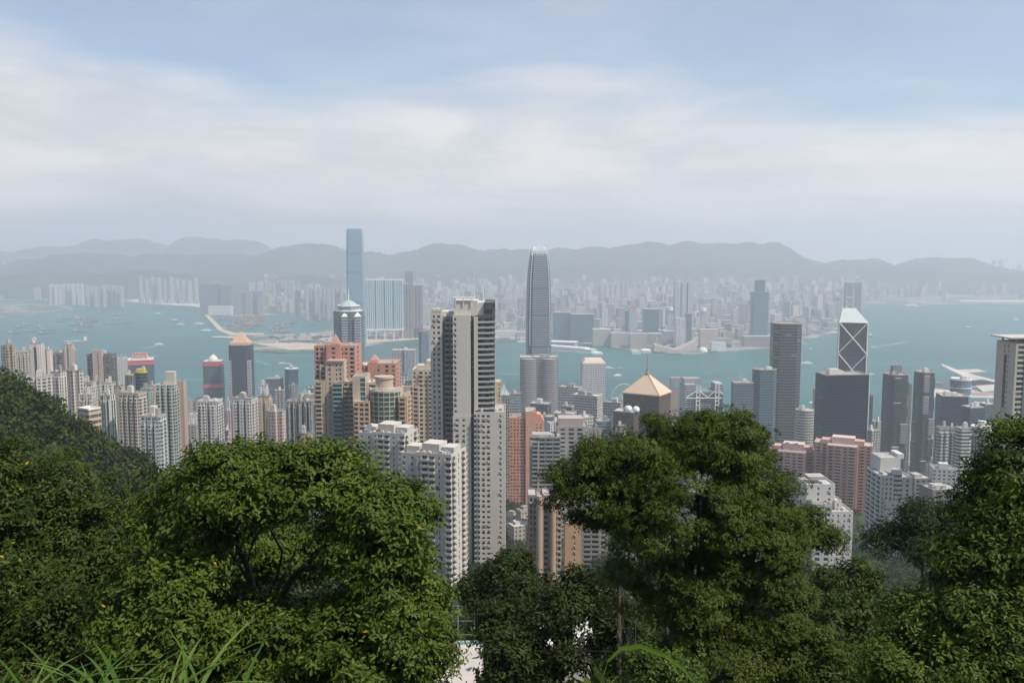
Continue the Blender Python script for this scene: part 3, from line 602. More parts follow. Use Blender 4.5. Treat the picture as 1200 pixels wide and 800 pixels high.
# ================================================================== towers of the island shore and the mid levels
ro = random.Random(12)
def parapet(b, P, z, h=1.3, k=.95, mi=0):
    n = len(P); Q = [(x * k, y * k) for x, y in P]
    for i in range(n):
        j = (i + 1) % n
        b.face([(*P[i], z), (*P[j], z), (*P[j], z + h), (*P[i], z + h)], mi=mi); b.face([(*Q[j], z), (*Q[i], z), (*Q[i], z + h), (*Q[j], z + h)], mi=mi)
        b.face([(*P[i], z + h), (*P[j], z + h), (*Q[j], z + h), (*Q[i], z + h)], mi=mi)
PLANTM = [plain((.46, .44, .41)), plain((.30, .29, .28)), plain((.58, .56, .52))]
ROOFM = [plain((.26, .25, .24), var=.3), plain((.40, .38, .35), var=.3), plain((.50, .48, .45), var=.25), plain((.33, .29, .25), var=.3)]
def tower(name, px0, px1, ytop, D, mat, label, cat='apartment tower', plan='rect', rz=0.0, ratio=.8, plant=None, ant=0, group=None, trim=None, n=2, rough=None, tank=True):
    x, W, zt = span(px0, px1, ytop, D)
    va = math.atan2(x, D); e = rz + va            # the turn as seen along the line of sight
    w_ = W / (abs(math.cos(e)) + ratio * abs(math.sin(e))); d_ = w_ * ratio
    y = D + (w_ * abs(math.sin(rz)) + d_ * abs(math.cos(rz))) / 2
    x *= y / D; zt = EYE.z + (zt - EYE.z) * 1.0
    zb = float(hgt(x, y)) - 8; H_ = zt - zb
    P = {'rect': lambda: poly_rect(w_, d_), 'cross': lambda: poly_cross(w_, d_), 'notch': lambda: poly_notch(w_, d_, n, w_ * .07, w_ * .1), 'chamf': lambda: poly_chamf(w_, d_, w_ * .2), 'round': lambda: [(a * w_ / 2, b * d_ / 2) for a, b in poly_ngon(20, 1)]}[plan]()
    r_ = root(name, label, cat, x, y, zb, rz, group)
    b = MB(); b.prism(P, 0, H_, 0, 0, top=False); b.build('wall', mat, r_)
    if cat == 'apartment tower' and plan in ('notch', 'rect') and D < 1130 and W > 9:      # bays stand out from the front and the side
        k_ = (n if plan == 'notch' else 1) + 1
        for i in range(k_):
            sw_ = w_ / k_; xc = -w_ / 2 + sw_ * (i + .5); bw_ = sw_ * ro.uniform(.38, .52); b = MB(); dp_ = ro.uniform(1., 1.7)
            b.prism([(xc - bw_ / 2, -d_ / 2 - dp_), (xc + bw_ / 2, -d_ / 2 - dp_), (xc + bw_ / 2, -d_ / 2 + .4), (xc - bw_ / 2, -d_ / 2 + .4)], 0, H_ - ro.uniform(2.5, 5), 0, 1, u0=ro.uniform(0, 3)); b.build('bay', [mat, CONC], r_)
        for s_ in (-.24, .24):
            b = MB(); xo = w_ / 2 if va < 0 else -w_ / 2; g_ = 1 if xo > 0 else -1; bw_ = d_ * .24
            Q_ = [(xo - .4 * g_, s_ * d_ - bw_ / 2), (xo + 1.3 * g_, s_ * d_ - bw_ / 2), (xo + 1.3 * g_, s_ * d_ + bw_ / 2), (xo - .4 * g_, s_ * d_ + bw_ / 2)]
            b.prism(Q_ if g_ > 0 else Q_[::-1], 0, H_ - ro.uniform(2.5, 5), 0, 1); b.build('bay', [mat, CONC], r_)
    b = MB(); b.face([(*p, H_ - .3) for p in P]); parapet(b, P, H_ - .3, 1.5); b.build('roof', trim or ro.choice(ROOFM), r_)
    z = H_ - .28
    if plant is None: plant = ro.choice([1, 2, 2])
    for i in range(plant):
        a, c_ = ro.uniform(-.2, .2) * w_, ro.uniform(-.15, .15) * d_; s_ = ro.uniform(.16, .3)
        bb = MB(); hh = ro.uniform(3, 6.5)
        bb.box(a - w_ * s_ / 2, a + w_ * s_ / 2, c_ - d_ * s_ * .6, c_ + d_ * s_ * .6, z, z + hh)
        bb.box(a - w_ * s_ * .4, a + w_ * s_ * .35, c_ - d_ * s_ * .5, c_ + d_ * s_ * .45, z + hh + .02, z + hh + 1); bb.build('plant_room', ro.choice(PLANTM), r_)
    if tank and plant and ro.random() < .3: bb = MB(); a, c_ = ro.uniform(-.35, .35) * w_, ro.uniform(-.3, .1) * d_; bb.prism([(a + u * 1.6, c_ + v * 1.6) for u, v in poly_ngon(10, 1)], z, z + 2.6); bb.build('water_tank', PLANTM[2], r_)
    for i in range(ant): bb = MB(); a = ro.uniform(-.2, .2) * w_; bb.tube([(a, 0, z), (a, 0, z + ro.uniform(12, 18))], [.35, .12], 5); bb.build('antenna', WMETAL, r_)
    return r_, w_, d_, H_, P
def add_box(r_, name, x0, x1, y0, y1, z0, z1, mat):
    b = MB(); b.box(x0, x1, y0, y1, z0, z1, bottom=True); return b.build(name, mat, r_)
f = facade
# --- the cluster by the western shore
tower('apartment_tower', 0, 19, 406, 920, f('balc', (.48, .40, .31), (.08, .08, .08)), 'beige tower with tiered crown at the very edge behind the wooded ridge', plan='cross', rz=-.2, ratio=.7)
tower('apartment_tower', 18, 33, 413, 960, f('apt', (.50, .47, .40), (.07, .08, .08)), 'dull beige tower joined behind the tiered crown tower', plan='notch', rz=.3)
r_, w_, d_, H_, P = tower('apartment_tower', 35, 50.5, 403, 1000, f('grid', (.66, .60, .57), (.3, .29, .28), Width=.2), 'white slab tower with one dark glass stripe down its middle', plan='notch', n=1, rz=.12, ratio=.7)
add_box(r_, 'glass_stripe', -w_ * .16, w_ * .08, -d_ / 2 - .6, -d_ / 2 - .02, 4, H_ - 4, f('glass', (.10, .14, .15), (.03, .06, .07)))
tower('apartment_tower', 50, 62, 410.5, 1010, f('apt', (.62, .54, .49), (.2, .17, .16), Width=.35), 'cream tower next to the white slab with the dark stripe', plan='chamf', rz=-.5)
tower('apartment_tower', 62, 75, 414, 1120, f('balc', (.24, .23, .22), (.04, .05, .05)), 'dark grey balcony tower behind the pale terraces', rz=.2)
r_, w_, d_, H_, P = tower('apartment_tower', 74, 86, 404, 1080, f('grid', (.50, .44, .39), (.3, .26, .24), Width=.2), 'slim beige tower with a black slot close to the passing ship', plan='notch', n=1, rz=.1)
tower('apartment_tower', 84, 89.5, 411, 1110, f('apt', (.34, .31, .29), (.06, .06, .06)), 'narrow brown slice of tower behind the slim beige one')
tower('apartment_tower', 36, 61, 443, 800, f('balc', (.66, .63, .59), (.09, .09, .09)), 'white stepped block with curved balconies on the ridge flank', plan='cross', rz=.5)
tower('apartment_tower', 60, 77, 437, 830, f('grid', (.64, .61, .56), (.12, .12, .12)), 'white block with square penthouse above the ridge trees', plan='notch', rz=-.2)
tower('apartment_tower', 76, 100, 436, 800, f('apt', (.56, .50, .44), (.07, .07, .07)), 'cream tower with brownish side and flat dark roof', plan='cross', rz=-.35)
r_, w_, d_, H_, P = tower('apartment_tower', 103, 135, 415, 1060, f('balc', (.20, .19, .18), (.05, .05, .055)), 'dark brown tower with pink centre panels standing against the sea', plan='notch', rz=.05, ratio=.5, n=1)
add_box(r_, 'centre_panel', -w_ * .24, -w_ * .04, -d_ / 2 - 2.5, -d_ / 2 - .02, 0, H_ + 6, f('grid', (.54, .43, .37), (.3, .24, .2), Width=.15))
add_box(r_, 'centre_panel', 0, w_ * .16, -d_ / 2 - 2.5, -d_ / 2 - .02, 0, H_ + 5, f('grid', (.54, .43, .37), (.3, .24, .2), Width=.15))
tower('apartment_tower', 135, 149, 421, 1150, f('grid', (.50, .50, .50), (.16, .17, .18), Width=.4), 'pale blue grey tower beside the dark brown one', rz=.4)
tower('apartment_tower', 92, 112, 449, 830, f('apt', (.62, .60, .56), (.08, .09, .09)), 'white tower with three window strips, lowest of the pale row', plan='notch', rz=.1)
tower('apartment_tower', 109, 119, 448, 860, f('apt', (.48, .46, .44), (.06, .07, .07)), 'grey slot fronted tower wedged in the pale row', plan='notch', n=1)
tower('apartment_tower', 118, 136, 450, 880, f('apt', (.62, .58, .52), (.08, .09, .08)), 'cream tower with big blank penthouse in the pale row', plan='cross', rz=.3)
tower('apartment_tower', 93, 110, 463, 760, f('apt', (.58, .56, .53), (.08, .09, .09)), 'short white block directly behind the cream villa', plan='notch', n=3, rz=.15)
tower('apartment_tower', 117, 134, 464, 790, f('vert', (.66, .64, .61), (.08, .12, .11), Bay=3.4, Width=.45), 'white tower striped with dark green glass', plan='notch', n=3, rz=-.1)
tower('apartment_tower', 133, 146, 453, 840, f('apt', (.54, .47, .39), (.09, .08, .07)), 'beige tower with a white round topped drum', plan='chamf')
tower('apartment_tower', 140, 171, 462, 770, f('louver', (.60, .54, .47), (.11, .10, .10), Bay=4.2, Width=.78, Height=.5), 'broad cream tower with rows of wide windows beside the bend of the ridge', plan='notch', rz=-.18, n=3, ratio=.7)
YEL = plain((.55, .46, .06), .6)
tower('office_tower', 146, 157, 440, 960, f('stripe', (.20, .21, .19), (.03, .06, .06), Bay=4.), 'shorter dark tower with yellow roof rim', cat='tower', trim=YEL, plan='chamf')
r_, w_, d_, H_, P = tower('office_tower', 157, 174, 437, 940, f('band', (.08, .12, .12), (.02, .05, .055)), 'taller dark teal tower with yellow crown', cat='tower', trim=YEL, plan='round')
add_box(r_, 'yellow_crown', -w_ * .32, w_ * .32, -d_ * .3, d_ * .3, H_ + .1, H_ + 4, YEL)
REDT = plain((.50, .10, .10), .5); GREYBLUE = f('glass', (.12, .15, .17), (.06, .09, .11))
def red_tower(px0, px1, ytop, D, label, low, sign):
    r_, w_, d_, H_, P = tower('twin_tower', px0, px1, ytop, D, GREYBLUE, label, cat='office tower', ratio=.9, rz=.35 if sign else .1, plant=0, trim=plain((.6, .5, .47)))
    for z_ in (H_ - 9,) + ((H_ - 52,) if low else ()):
        b = MB(); b.prism([(p * 1.04, q_ * 1.04) for p, q_ in P], z_, z_ + 7, 0, 0, True); b.build('red_truss', REDT, r_)
    if sign:
        add_box(r_, 'roof_house', -w_ * .3, w_ * .3, -d_ * .25, d_ * .25, H_ + .01, H_ + 5, plain((.62, .56, .52)))
        sg = add_box(r_, 'sign_board', -w_ * .27, w_ * .29, -d_ * .27, -d_ * .255, H_ + 5.02, H_ + 15, plain((.55, .42, .38)))
        b = MB()
        for i in range(5):   # red characters, a few strokes each
            x0 = -w_ * .25 + i * w_ * .105
            for (a, c_, e_, g_) in (((0, 1, .72, .9), (0, 1, .1, .25), (.4, .6, .1, .9), (0, .2, .3, .7))[k] for k in ((0, 2, 1), (0, 3, 2), (1, 0, 3), (2, 0, 3), (0, 1, 2))[i]):
                b.box(x0 + a * w_ * .085, x0 + c_ * w_ * .085, -d_ * .27 - .6, -d_ * .27 - .05, H_ + 5.5 + e_ * 9, H_ + 5.5 + g_ * 9)
        b.build('sign_lettering', plain((.62, .07, .06), .5), sg)
    else:
        b = MB(); b.prism(poly_ngon(12, w_ * .28), H_, H_ + 4); b.loft([[(w_ * .26 * c_ * math.cos(2 * math.pi * i / 12), w_ * .26 * c_ * math.sin(2 * math.pi * i / 12), H_ + 4.02 + e_) for i in range(12)] for c_, e_ in ((1, 0), (.8, 4), (.4, 6.5), (.3, 9))]); b.build('roof_drum', plain((.66, .6, .55)), r_)
red_tower(149, 180, 423, 1750, 'grey glass tower with red top band carrying a red lettered sign', False, True)
red_tower(238, 262, 424, 1750, 'grey glass tower with two red bands and a pale drum on top', True, False)
tower('apartment_tower', 165, 179, 456, 900, f('apt', (.34, .40, .37), (.06, .09, .08)), 'greenish grey tower below the yellow crowned pair', plan='notch')
tower('apartment_tower', 174, 182, 452, 980, f('grid', (.46, .33, .28), (.12, .1, .1)), 'reddish brown strip of tower behind the green bay tower')
r_, w_, d_, H_, P = tower('apartment_tower', 183, 208, 452, 800, f('balc', (.46, .48, .44), (.05, .09, .08), slab=(.6, .6, .57)), 'tall tower with green glass bays and white floor lines', plan='notch', n=2, rz=.05)
add_box(r_, 'lift_tower', -w_ * .05, w_ * .45, -d_ * .1, d_ * .4, H_ + .01, H_ + 12, plain((.5, .44, .38)))
tower('apartment_tower', 207, 218, 448, 812, f('grid', (.50, .37, .29), (.3, .22, .18), Width=.18), 'blank pinkish tan tower slab attached to the green bay tower', ratio=1.2, plant=0)
r_, w_, d_, H_, P = tower('apartment_tower', 165.5, 194, 489, 700, f('balc', (.55, .57, .54), (.07, .12, .12), slab=(.66, .66, .63)), 'pale tower with green tinted balconies and a tall lift core', plan='notch', n=2, rz=-.1)
add_box(r_, 'lift_tower', -w_ * .14, w_ * .14, -d_ * .2, d_ * .3, H_ + .01, H_ + 8, plain((.58, .52, .44)))
r_, w_, d_, H_, P = tower('villa', 92, 117, 481, 560, f('band', (.55, .46, .36), (.12, .1, .09), Floor=4.), 'low cream villa with flat white roof on the edge of the woods', cat='villa', rz=-.5, ratio=.8, plant=0, trim=plain((.75, .73, .68)))
# --- water front and middle distance
NAVY = f('glass', (.04, .06, .085), (.02, .035, .05), dirt=.05)
r_, w_, d_, H_, P = tower('office_tower', 267, 298, 405, 1720, NAVY, 'dark navy glass tower with golden pyramid roof beside the sea', cat='office tower', plan='chamf', rz=.05, ratio=.9, plant=0, tank=False)
for s_ in (-1, 1): add_box(r_, 'striped_corner', s_ * w_ * .42 - w_ * .075, s_ * w_ * .42 + w_ * .075, -d_ / 2 - .8, -d_ * .2, 0, H_ - 30, f('louver', (.5, .5, .5), (.05, .06, .08)))
b = MB(); b.loft([[(a * w_ / 2 * k, c_ * d_ / 2 * k, z_) for a, c_ in ((-1, -1), (1, -1), (1, 1), (-1, 1))] for k, z_ in ((.86, H_ + 1.3), (.82, H_ + 6), (.66, H_ + 8), (.1, H_ + 25))]); b.build('pyramid_roof', plain((.52, .33, .2), .5), r_)
tower('office_tower', 333, 350, 433, 1650, f('glass', (.10, .17, .22), (.03, .07, .10)), 'blue glass tower with curved end near the water', cat='office tower', plan='chamf', rz=.5, trim=WMETAL)
tower('office_block', 312, 332, 444, 1660, f('band', (.16, .18, .19), (.05, .06, .07)), 'low dark block with small red sign next to the curved glass tower', cat='office block')
tower('apartment_tower', 232, 261, 471, 860, f('grid', (.66, .64, .61), (.07, .09, .10), Width=.72, Height=.6), 'white tower with dark window grid and a blank central spine', plan='notch', n=1, rz=0)
r_, w_, d_, H_, P = tower('apartment_tower', 271, 302, 468, 830, f('grid', (.60, .57, .53), (.10, .11, .12)), 'white tower with pale blue central strip and pink plant rooms', plan='notch', n=2, rz=-.12)
add_box(r_, 'blue_strip', -w_ * .1, w_ * .12, -d_ / 2 - .8, -d_ / 2 - .02, 0, H_ - 1, f('fine', (.55, .63, .68), (.3, .4, .46), Width=.4))
tower('apartment_tower', 302, 318, 465, 870, f('grid', (.52, .44, .35), (.3, .25, .2), Width=.15), 'narrow tan tower between two white ones', plan='notch', n=1)
tower('apartment_tower', 303, 314, 452, 1050, f('grid', (.62, .62, .62), (.3, .3, .3), Width=.3), 'small white tower rising behind the tan one')
tower('apartment_tower', 309, 337, 484, 800, f('grid', (.56, .46, .41), (.09, .08, .08)), 'pinkish cream tower with dotted windows above the treetop', plan='cross', rz=-.3)
tower('apartment_tower', 336, 370, 471, 840, f('vert', (.42, .43, .43), (.08, .09, .10), Bay=3.), 'wide grey tower with white edges next to the pink stepped tower', plan='notch', n=4, ratio=.5)
tower('apartment_tower', 350, 366, 509, 700, f('grid', (.48, .36, .27), (.2, .15, .1), Width=.3), 'small tan roofed block just above the tree crown', plan='chamf')
# --- the centre glass tower with spire
x, w_, zt = span(388.5, 423, 365, 1720); zb = 4; H_ = zt - zb
r_ = root('skyscraper', 'grey teal glass skyscraper with stepped white crown and spire', 'skyscraper', x, 1745, zb, .0)
GT = f('louver', (.16, .22, .24), (.06, .10, .115), Floor=5., Height=.55, dirt=.05)
b = MB(); P = [(-w_ * .5, -8), (-w_ * .25, -w_ * .42), (w_ * .2, -w_ * .5), (w_ * .2, -w_ * .42), (w_ * .5, -w_ * .2), (w_ * .5, w_ * .3), (w_ * .2, w_ * .5), (-w_ * .3, w_ * .45)]
b.prism(P, 0, H_, 0, 1); b.build('wall', [GT, ROOF], r_)
for a in (-.05, .38): add_box(r_, 'light_bay', a * w_ - w_ * .1, a * w_ + w_ * .1, -w_ * .54, -w_ * .5 - .02 if a < 0 else -w_ * .3, 0, H_ - 9, f('louver', (.42, .47, .48), (.07, .1, .12), Floor=5., Height=.5))
for a in (-.05, .38): b = MB(); b.loft([[(a * w_ - w_ * .1, -w_ * .54, H_ - 8.98), (a * w_ + w_ * .1, -w_ * .54, H_ - 8.98), (a * w_ + w_ * .1, -w_ * .3, H_ - 8.98), (a * w_ - w_ * .1, -w_ * .3, H_ - 8.98)], [(a * w_ - .2, -w_ * .42, H_ - 1), (a * w_ + .2, -w_ * .42, H_ - 1), (a * w_ + .2, -w_ * .40, H_ - 1), (a * w_ - .2, -w_ * .40, H_ - 1)]]); b.build('bay_gable', WMETAL, r_)
oc = lambda k, z_: [(w_ * k * math.cos(2 * math.pi * i / 8 + .4), w_ * k * math.sin(2 * math.pi * i / 8 + .4), z_) for i in range(8)]
b = MB(); b.loft([oc(.44, H_ + .02), oc(.44, H_ + 2.5)]); b.loft([oc(.37, H_ + 2.52), oc(.37, H_ + 9)], 1); b.loft([oc(.4, H_ + 9.02), oc(.4, H_ + 11)]); b.loft([oc(.32, H_ + 11.02), oc(.2, H_ + 17), oc(.08, H_ + 20)], 2); b.build('crown', [WMETAL, f('band', (.5, .52, .52), (.05, .07, .08)), plain((.36, .44, .42), .5)], r_)
b = MB(); b.tube([(0, 0, H_ + 20), (0, 0, H_ + 27)], [1.6, 1.2], 6); b.tube([(0, 0, H_ + 27), (0, 0, H_ + 31)], 2., 6); b.tube([(0, 0, H_ + 31), (0, 0, H_ + 46)], [1., .25], 6); b.build('spire', WMETAL, r_)
tower('office_tower', 459, 488, 411, 1500, f('vert', (.46, .48, .50), (.12, .17, .22), Bay=2.6), 'pale grey office tower with blue vertical strips above the cream towers', cat='office tower', plan='notch', n=1, plant=1, ratio=.7)
tower('office_tower', 490.5, 506, 389, 1600, f('vert', (.30, .36, .41), (.10, .16, .21), Bay=2.), 'hazy blue grey ribbed tower tight behind the tall balcony tower', cat='office tower', plan='chamf', plant=0)
tower('apartment_tower', 470, 478, 440, 900, f('apt', (.6, .6, .58), (.1, .1, .1)), 'sliver of white tower behind the teal glass tower', plant=0)
# --- the curved skyscraper
x, w_, zt = span(616.5, 647, 288.5, 1790); zb = 4; H_ = zt - zb
r_ = root('skyscraper', 'tallest curved grey skyscraper tapering to a crown of white claws', 'skyscraper', x, 1790 + w_ / 2, zb, .12)
def ifc(s):
    a, n_ = s / 2, s * .16; m_ = s * .08
    return [(-a + n_, -a), (a - n_, -a), (a - n_, -a + m_), (a - m_, -a + n_), (a, -a + n_), (a, a - n_), (a - m_, a - n_), (a - n_, a - m_), (a - n_, a), (-a + n_, a), (-a + n_, a - m_), (-a + m_, a - n_), (-a, a - n_), (-a, -a + n_), (-a + m_, -a + n_), (-a + n_, -a + m_)]
s0 = w_ * .92
pr = [(0, 1.0), (.5, 1.0), (.62, .99), (.72, .965), (.80, .925), (.86, .875), (.905, .81), (.94, .735), (.965, .66)]
b = MB(); b.loft([[(p, q_, t_ * H_) for p, q_ in ifc(s0 * k)] for t_, k in pr]); b.build('wall', f('louver', (.24, .285, .32), (.08, .12, .155), Floor=4.6, Height=.5, dirt=.05), r_)
for t0, t1 in ((.30, .312), (.485, .497), (.645, .655), (.79, .80)):
    k = np.interp((t0 + t1) / 2, [a for a, _ in pr], [c_ for _, c_ in pr])
    b = MB(); b.prism(ifc(s0 * k * 1.005), t0 * H_, t1 * H_, 0, 0, True); b.build('mechanical_band', plain((.12, .15, .17), .4), r_)
for sx, sy in ((-1, -1), (1, -1), (1, 1), (-1, 1)):   # pale corner ribs follow the curve
    b = MB(); b.tube([(sx * s0 * k * .43, sy * s0 * k * .43, t_ * H_) for t_, k in pr[1:]], 1.0, 5); b.build('corner_rib', plain((.5, .53, .55), .4), r_)
for i in range(28):
    t = i / 28 * 4; e_, u_ = int(t), (t % 1) * 2 - 1; k = .325 * s0
    dx, dy = [(u_, -1), (1, u_), (-u_, 1), (-1, -u_)][e_]; c_ = 1 - abs(u_) * .35
    b = MB(); b.tube([(dx * k * 1.02, dy * k * 1.02, H_ * .955), (dx * k * .93, dy * k * .93, H_ * (.965 + .014 * c_)), (dx * k * .78, dy * k * .78, H_ * (.972 + .022 * c_)), (dx * k * .58, dy * k * .58, H_ * (.974 + .032 * c_))], [.8, .75, .6, .25], 5); b.build('crown_claw', WMETAL, r_)
r_, w_, d_, H_, P = tower('office_tower', 609, 654, 419, 1640, f('louver', (.33, .28, .26), (.10, .12, .14), Floor=4.), 'twin rounded office tower with brown stone bands at the foot of the curved skyscraper', cat='office tower', plan='notch', n=2, plant=2, ratio=.5)
for s_ in (-1, 1): b = MB(); b.prism([(s_ * w_ * .28 + p, -d_ * .5 + q_) for p, q_ in poly_ngon(20, w_ * .2, .6)], 0, H_ - 2, 0, 1); b.build('bay', [f('louver', (.36, .31, .29), (.09, .12, .15), Floor=4.), ROOF], r_)
# white window grid tower with pale hipped roof
r_, w_, d_, H_, P = tower('office_tower', 680, 710, 427, 1560, f('fine', (.62, .63, .63), (.10, .11, .13), Bay=3.0, Floor=3.9), 'white tower with a fine grid of round windows and a pale hipped roof', cat='office tower', rz=.03, plant=0, tank=False)
b = MB(); b.loft([[(a * w_ / 2 * k, c_ * d_ / 2 * k, z_) for a, c_ in ((-1, -1), (1, -1), (1, 1), (-1, 1))] for k, z_ in ((.99, H_ + 1.25), (.96, H_ + 3), (.72, H_ + 9))]); b.build('hipped_roof', plain((.62, .5, .42)), r_)
tower('office_block', 654.5, 683, 455, 1350, f('office', (.60, .57, .52), (.05, .06, .07)), 'white office slab with dark square windows in front of the rounded towers', cat='office block', rz=-.35, plant=2)
tower('office_block', 670.5, 706.5, 465, 1250, f('office', (.60, .56, .50), (.05, .055, .06), Bay=2.4), 'broad white gridded office block in front of the hipped roof tower', cat='office block', rz=-.45, ratio=.6, plant=2)
tower('office_block', 621, 646, 474, 1300, f('band', (.10, .13, .15), (.03, .05, .06)), 'flat dark blue glass block before the rounded towers', cat='office block', rz=-.3, trim=CONC)
tower('office_block', 658.5, 673, 477, 1150, f('band', (.32, .24, .21), (.1, .1, .1)), 'small brown block with stripes in front of the white grids', cat='office block', rz=-.4)
tower('office_block', 648, 676, 486, 1120, f('band', (.27, .29, .30), (.08, .1, .11)), 'grey banded block below the small brown one', cat='office block', rz=-.3)
tower('office_block', 674, 696, 490, 1000, f('office', (.62, .6, .55), (.12, .12, .12)), 'white block with round corner roof in the dip of the city', cat='office block', rz=.4, plant=2)
tower('office_block', 707, 732, 473, 1180, f('office', (.42, .42, .41), (.06, .07, .08)), 'grey office block with sloping slab roof near the ferris wheel', cat='office block', rz=-.4)
tower('office_block', 698, 716, 494, 1000, f('band', (.22, .25, .27), (.05, .06, .08)), 'dark blue low block just before the brown gabled pile', cat='office block')
tower('office_block', 632, 650, 489, 1050, f('glass', (.25, .30, .34), (.10, .15, .18)), 'blue grey glass block behind the salmon tower', cat='office block')
HOT, *_h = tower('hotel', 583, 598, 464, 1050, f('office', (.40, .36, .31), (.07, .07, .07), Height=.75), 'dull brown building beneath a small grey spired roof', cat='hotel', plant=0, tank=False)
x, w_, zt = span(585, 598, 462, 1050)
b = MB(); b.loft([[(a * w_ / 2 * k, c_ * w_ / 2 * k, z_) for a, c_ in ((-1, -1), (1, -1), (1, 1), (-1, 1))] for k, z_ in ((.95, 0), (.5, 5), (.06, 13))]); b.tube([(0, 0, 13), (0, 0, 18)], [.4, .1], 5)
o = b.build('spired_roof', plain((.36, .39, .42), .5), HOT); o.location = (0, 0, _h[2] + 1.2)
tower('office_block', 597, 611, 462, 1150, f('band', (.36, .40, .42), (.1, .13, .15)), 'pale blue office block next to the spired roof', cat='office block')
# ferris wheel
v = at(733, 468, 1750); r_ = root('ferris_wheel', 'white ferris wheel half hidden beside the golden roofed tower', 'ferris wheel', v.x, 1780, 4, .35)
Rw = 27; zc_ = v.z - 4
b = MB(); b.tube([(Rw * math.cos(a), 0, zc_ + Rw * math.sin(a)) for a in np.linspace(0, 2 * math.pi, 41)], .35, 5); b.build('rim', WMETAL, r_)
for i in range(14): a = i * 2 * math.pi / 14; b = MB(); b.tube([(0, 0, zc_), (Rw * math.cos(a), 0, zc_ + Rw * math.sin(a))], .2, 4); b.build('spoke', WMETAL, r_)
for s_ in (-1, 1): b = MB(); b.tube([(s_ * 14, 4, 0), (0, 1, zc_)], .9, 5); b.build('support', WMETAL, r_)
# golden pyramid roof
x, w_, zt = span(733, 789, 463, 1000); rz_ = -.62
w_ = w_ / (math.cos(.5) + .75 * math.sin(.5)); zb = float(hgt(x, 1000)) - 5; H_ = zt - zb; d_ = w_ * .8
r_ = root('office_tower', 'brown stone tower under a golden pyramid roof with a spire', 'office tower', x, 1018, zb, -.55)
BST = f('grid', (.10, .072, .052), (.06, .045, .035), Width=.3, dirt=.1)
b = MB(); b.prism(poly_rect(w_, d_), 0, H_ - .02, 0, 0); b.build('wall', BST, r_)
hr = at(765, 438, 1018).z - zb - H_
GOLD = plain((.57, .44, .32), .55, var=.05)
b = MB(); b.loft([[(a * w_ / 2 * k, c_ * d_ / 2 * k, z_) for a, c_ in ((-1, -1), (1, -1), (1, 1), (-1, 1))] for k, z_ in ((1.05, H_), (1.05, H_ + 1.2), (.07, H_ + hr))]); b.build('pyramid_roof', GOLD, r_)
b = MB()
for sx, sy in ((-1, -1), (1, -1), (1, 1), (-1, 1)): b.tube([(sx * w_ * .522, sy * d_ * .522, H_ + 1.3), (sx * w_ * .035, sy * d_ * .035, H_ + hr + .2)], .45, 5)
b.build('hip_edge', plain((.50, .33, .2)), r_)
b = MB(); b.loft([[(k * math.cos(2 * math.pi * i / 8), k * math.sin(2 * math.pi * i / 8), H_ + hr + z_) for i in range(8)] for k, z_ in ((2.6, -2), (2.6, 1), (1.4, 3), (1.5, 5), (.7, 7), (.55, 16), (.1, 24))]); b.build('spire', plain((.33, .21, .15), .4), r_)
r_, w_, d_, H_, P = tower('office_block', 719, 750, 484, 985, f('grid', (.11, .085, .07), (.05, .04, .04)), 'dark brown stepped pile at the side of the golden roofed tower', cat='office block', rz=-.5, plant=2)
for i in range(2): b = MB(); b.loft([[(4.2 * math.cos(a_) * math.cos(j * math.pi / 6), 4.2 * math.cos(a_) * math.sin(j * math.pi / 6), 4.2 * math.sin(a_)) for j in range(12)] for a_ in (-.4, 0, .4, .8, 1.2, 1.5)]); o = b.build('radome', WMETAL, r_, True); o.location = (w_ * .15 + i * 9, -d_ * .2, H_ + 3)
r_, w_, d_, H_, P = tower('office_tower', 785, 799, 443, 1560, f('grid', (.46, .35, .30), (.15, .11, .1), Width=.4), 'slim pink granite tower with a square hole near its top', cat='office tower', plant=0, tank=False, ratio=.6)
add_box(r_, 'hole_lining', -w_ * .22, w_ * .24, -d_ / 2 - .4, -d_ / 2 - .02, H_ - 18, H_ - 7, plain((.18, .42, .5), .3))
# steel framed bank
x, w_, zt = span(801, 850, 449, 1450); zb = 8; H_ = zt - zb
r_ = root('bank_tower', 'bank tower hung from grey steel masts and coat hanger trusses', 'office tower', x, 1470, zb, .05)
SG = f('louver', (.44, .48, .5), (.10, .13, .15), Floor=4., Height=.55)
b = MB(); b.box(-w_ * .47, -w_ * .22, -18, 20, 0, H_ - 2); b.build('wall', SG, r_)
b = MB(); b.box(-w_ * .2, w_ * .36, -22, 20, 0, H_ - 14); b.build('wall', f('louver', (.20, .23, .24), (.05, .07, .08), Floor=4.), r_)
b = MB(); b.box(w_ * .3, w_ * .47, -14, 18, 0, H_ - 2); b.build('wall', SG, r_)
add_box(r_, 'plant_room', -w_ * .46, -w_ * .05, -8, 16, H_ - 1.9, H_ + 6, plain((.30, .28, .27)))
for px_ in (-.22, -.14, .24, .32):
    b = MB(); b.tube([(px_ * w_, -24, 0), (px_ * w_, -24, H_ - (3 if px_ < 0 else -1))], 1.1, 6); b.build('steel_mast', WMETAL, r_)
for sgn, pa, pb in ((1, -.22, -.14), (1, .24, .32)):
    b = MB()
    for k in range(22): z_ = 10 + k * (H_ - 18) / 22; b.tube([(pa * w_, -24, z_), (pb * w_, -24, z_)], .55, 4)
    b.build('mast_rung', WMETAL, r_)
for z_ in (H_ - 12, H_ - 52, H_ - 92):
    b = MB()
    for a0, a1, z0, z1 in ((-.14, .05, 0, -11), (.05, .24, -11, 0), (-.22, -.46, 0, -11), (.32, .47, 0, -8)): b.tube([(a0 * w_, -24, z_ + z0), (a1 * w_, -24, z_ + z1)], .8, 5)
    b.tube([(-.46 * w_, -24, z_ - 12), (.47 * w_, -24, z_ - 12)], .7, 5); b.build('hanger_truss', WMETAL, r_)
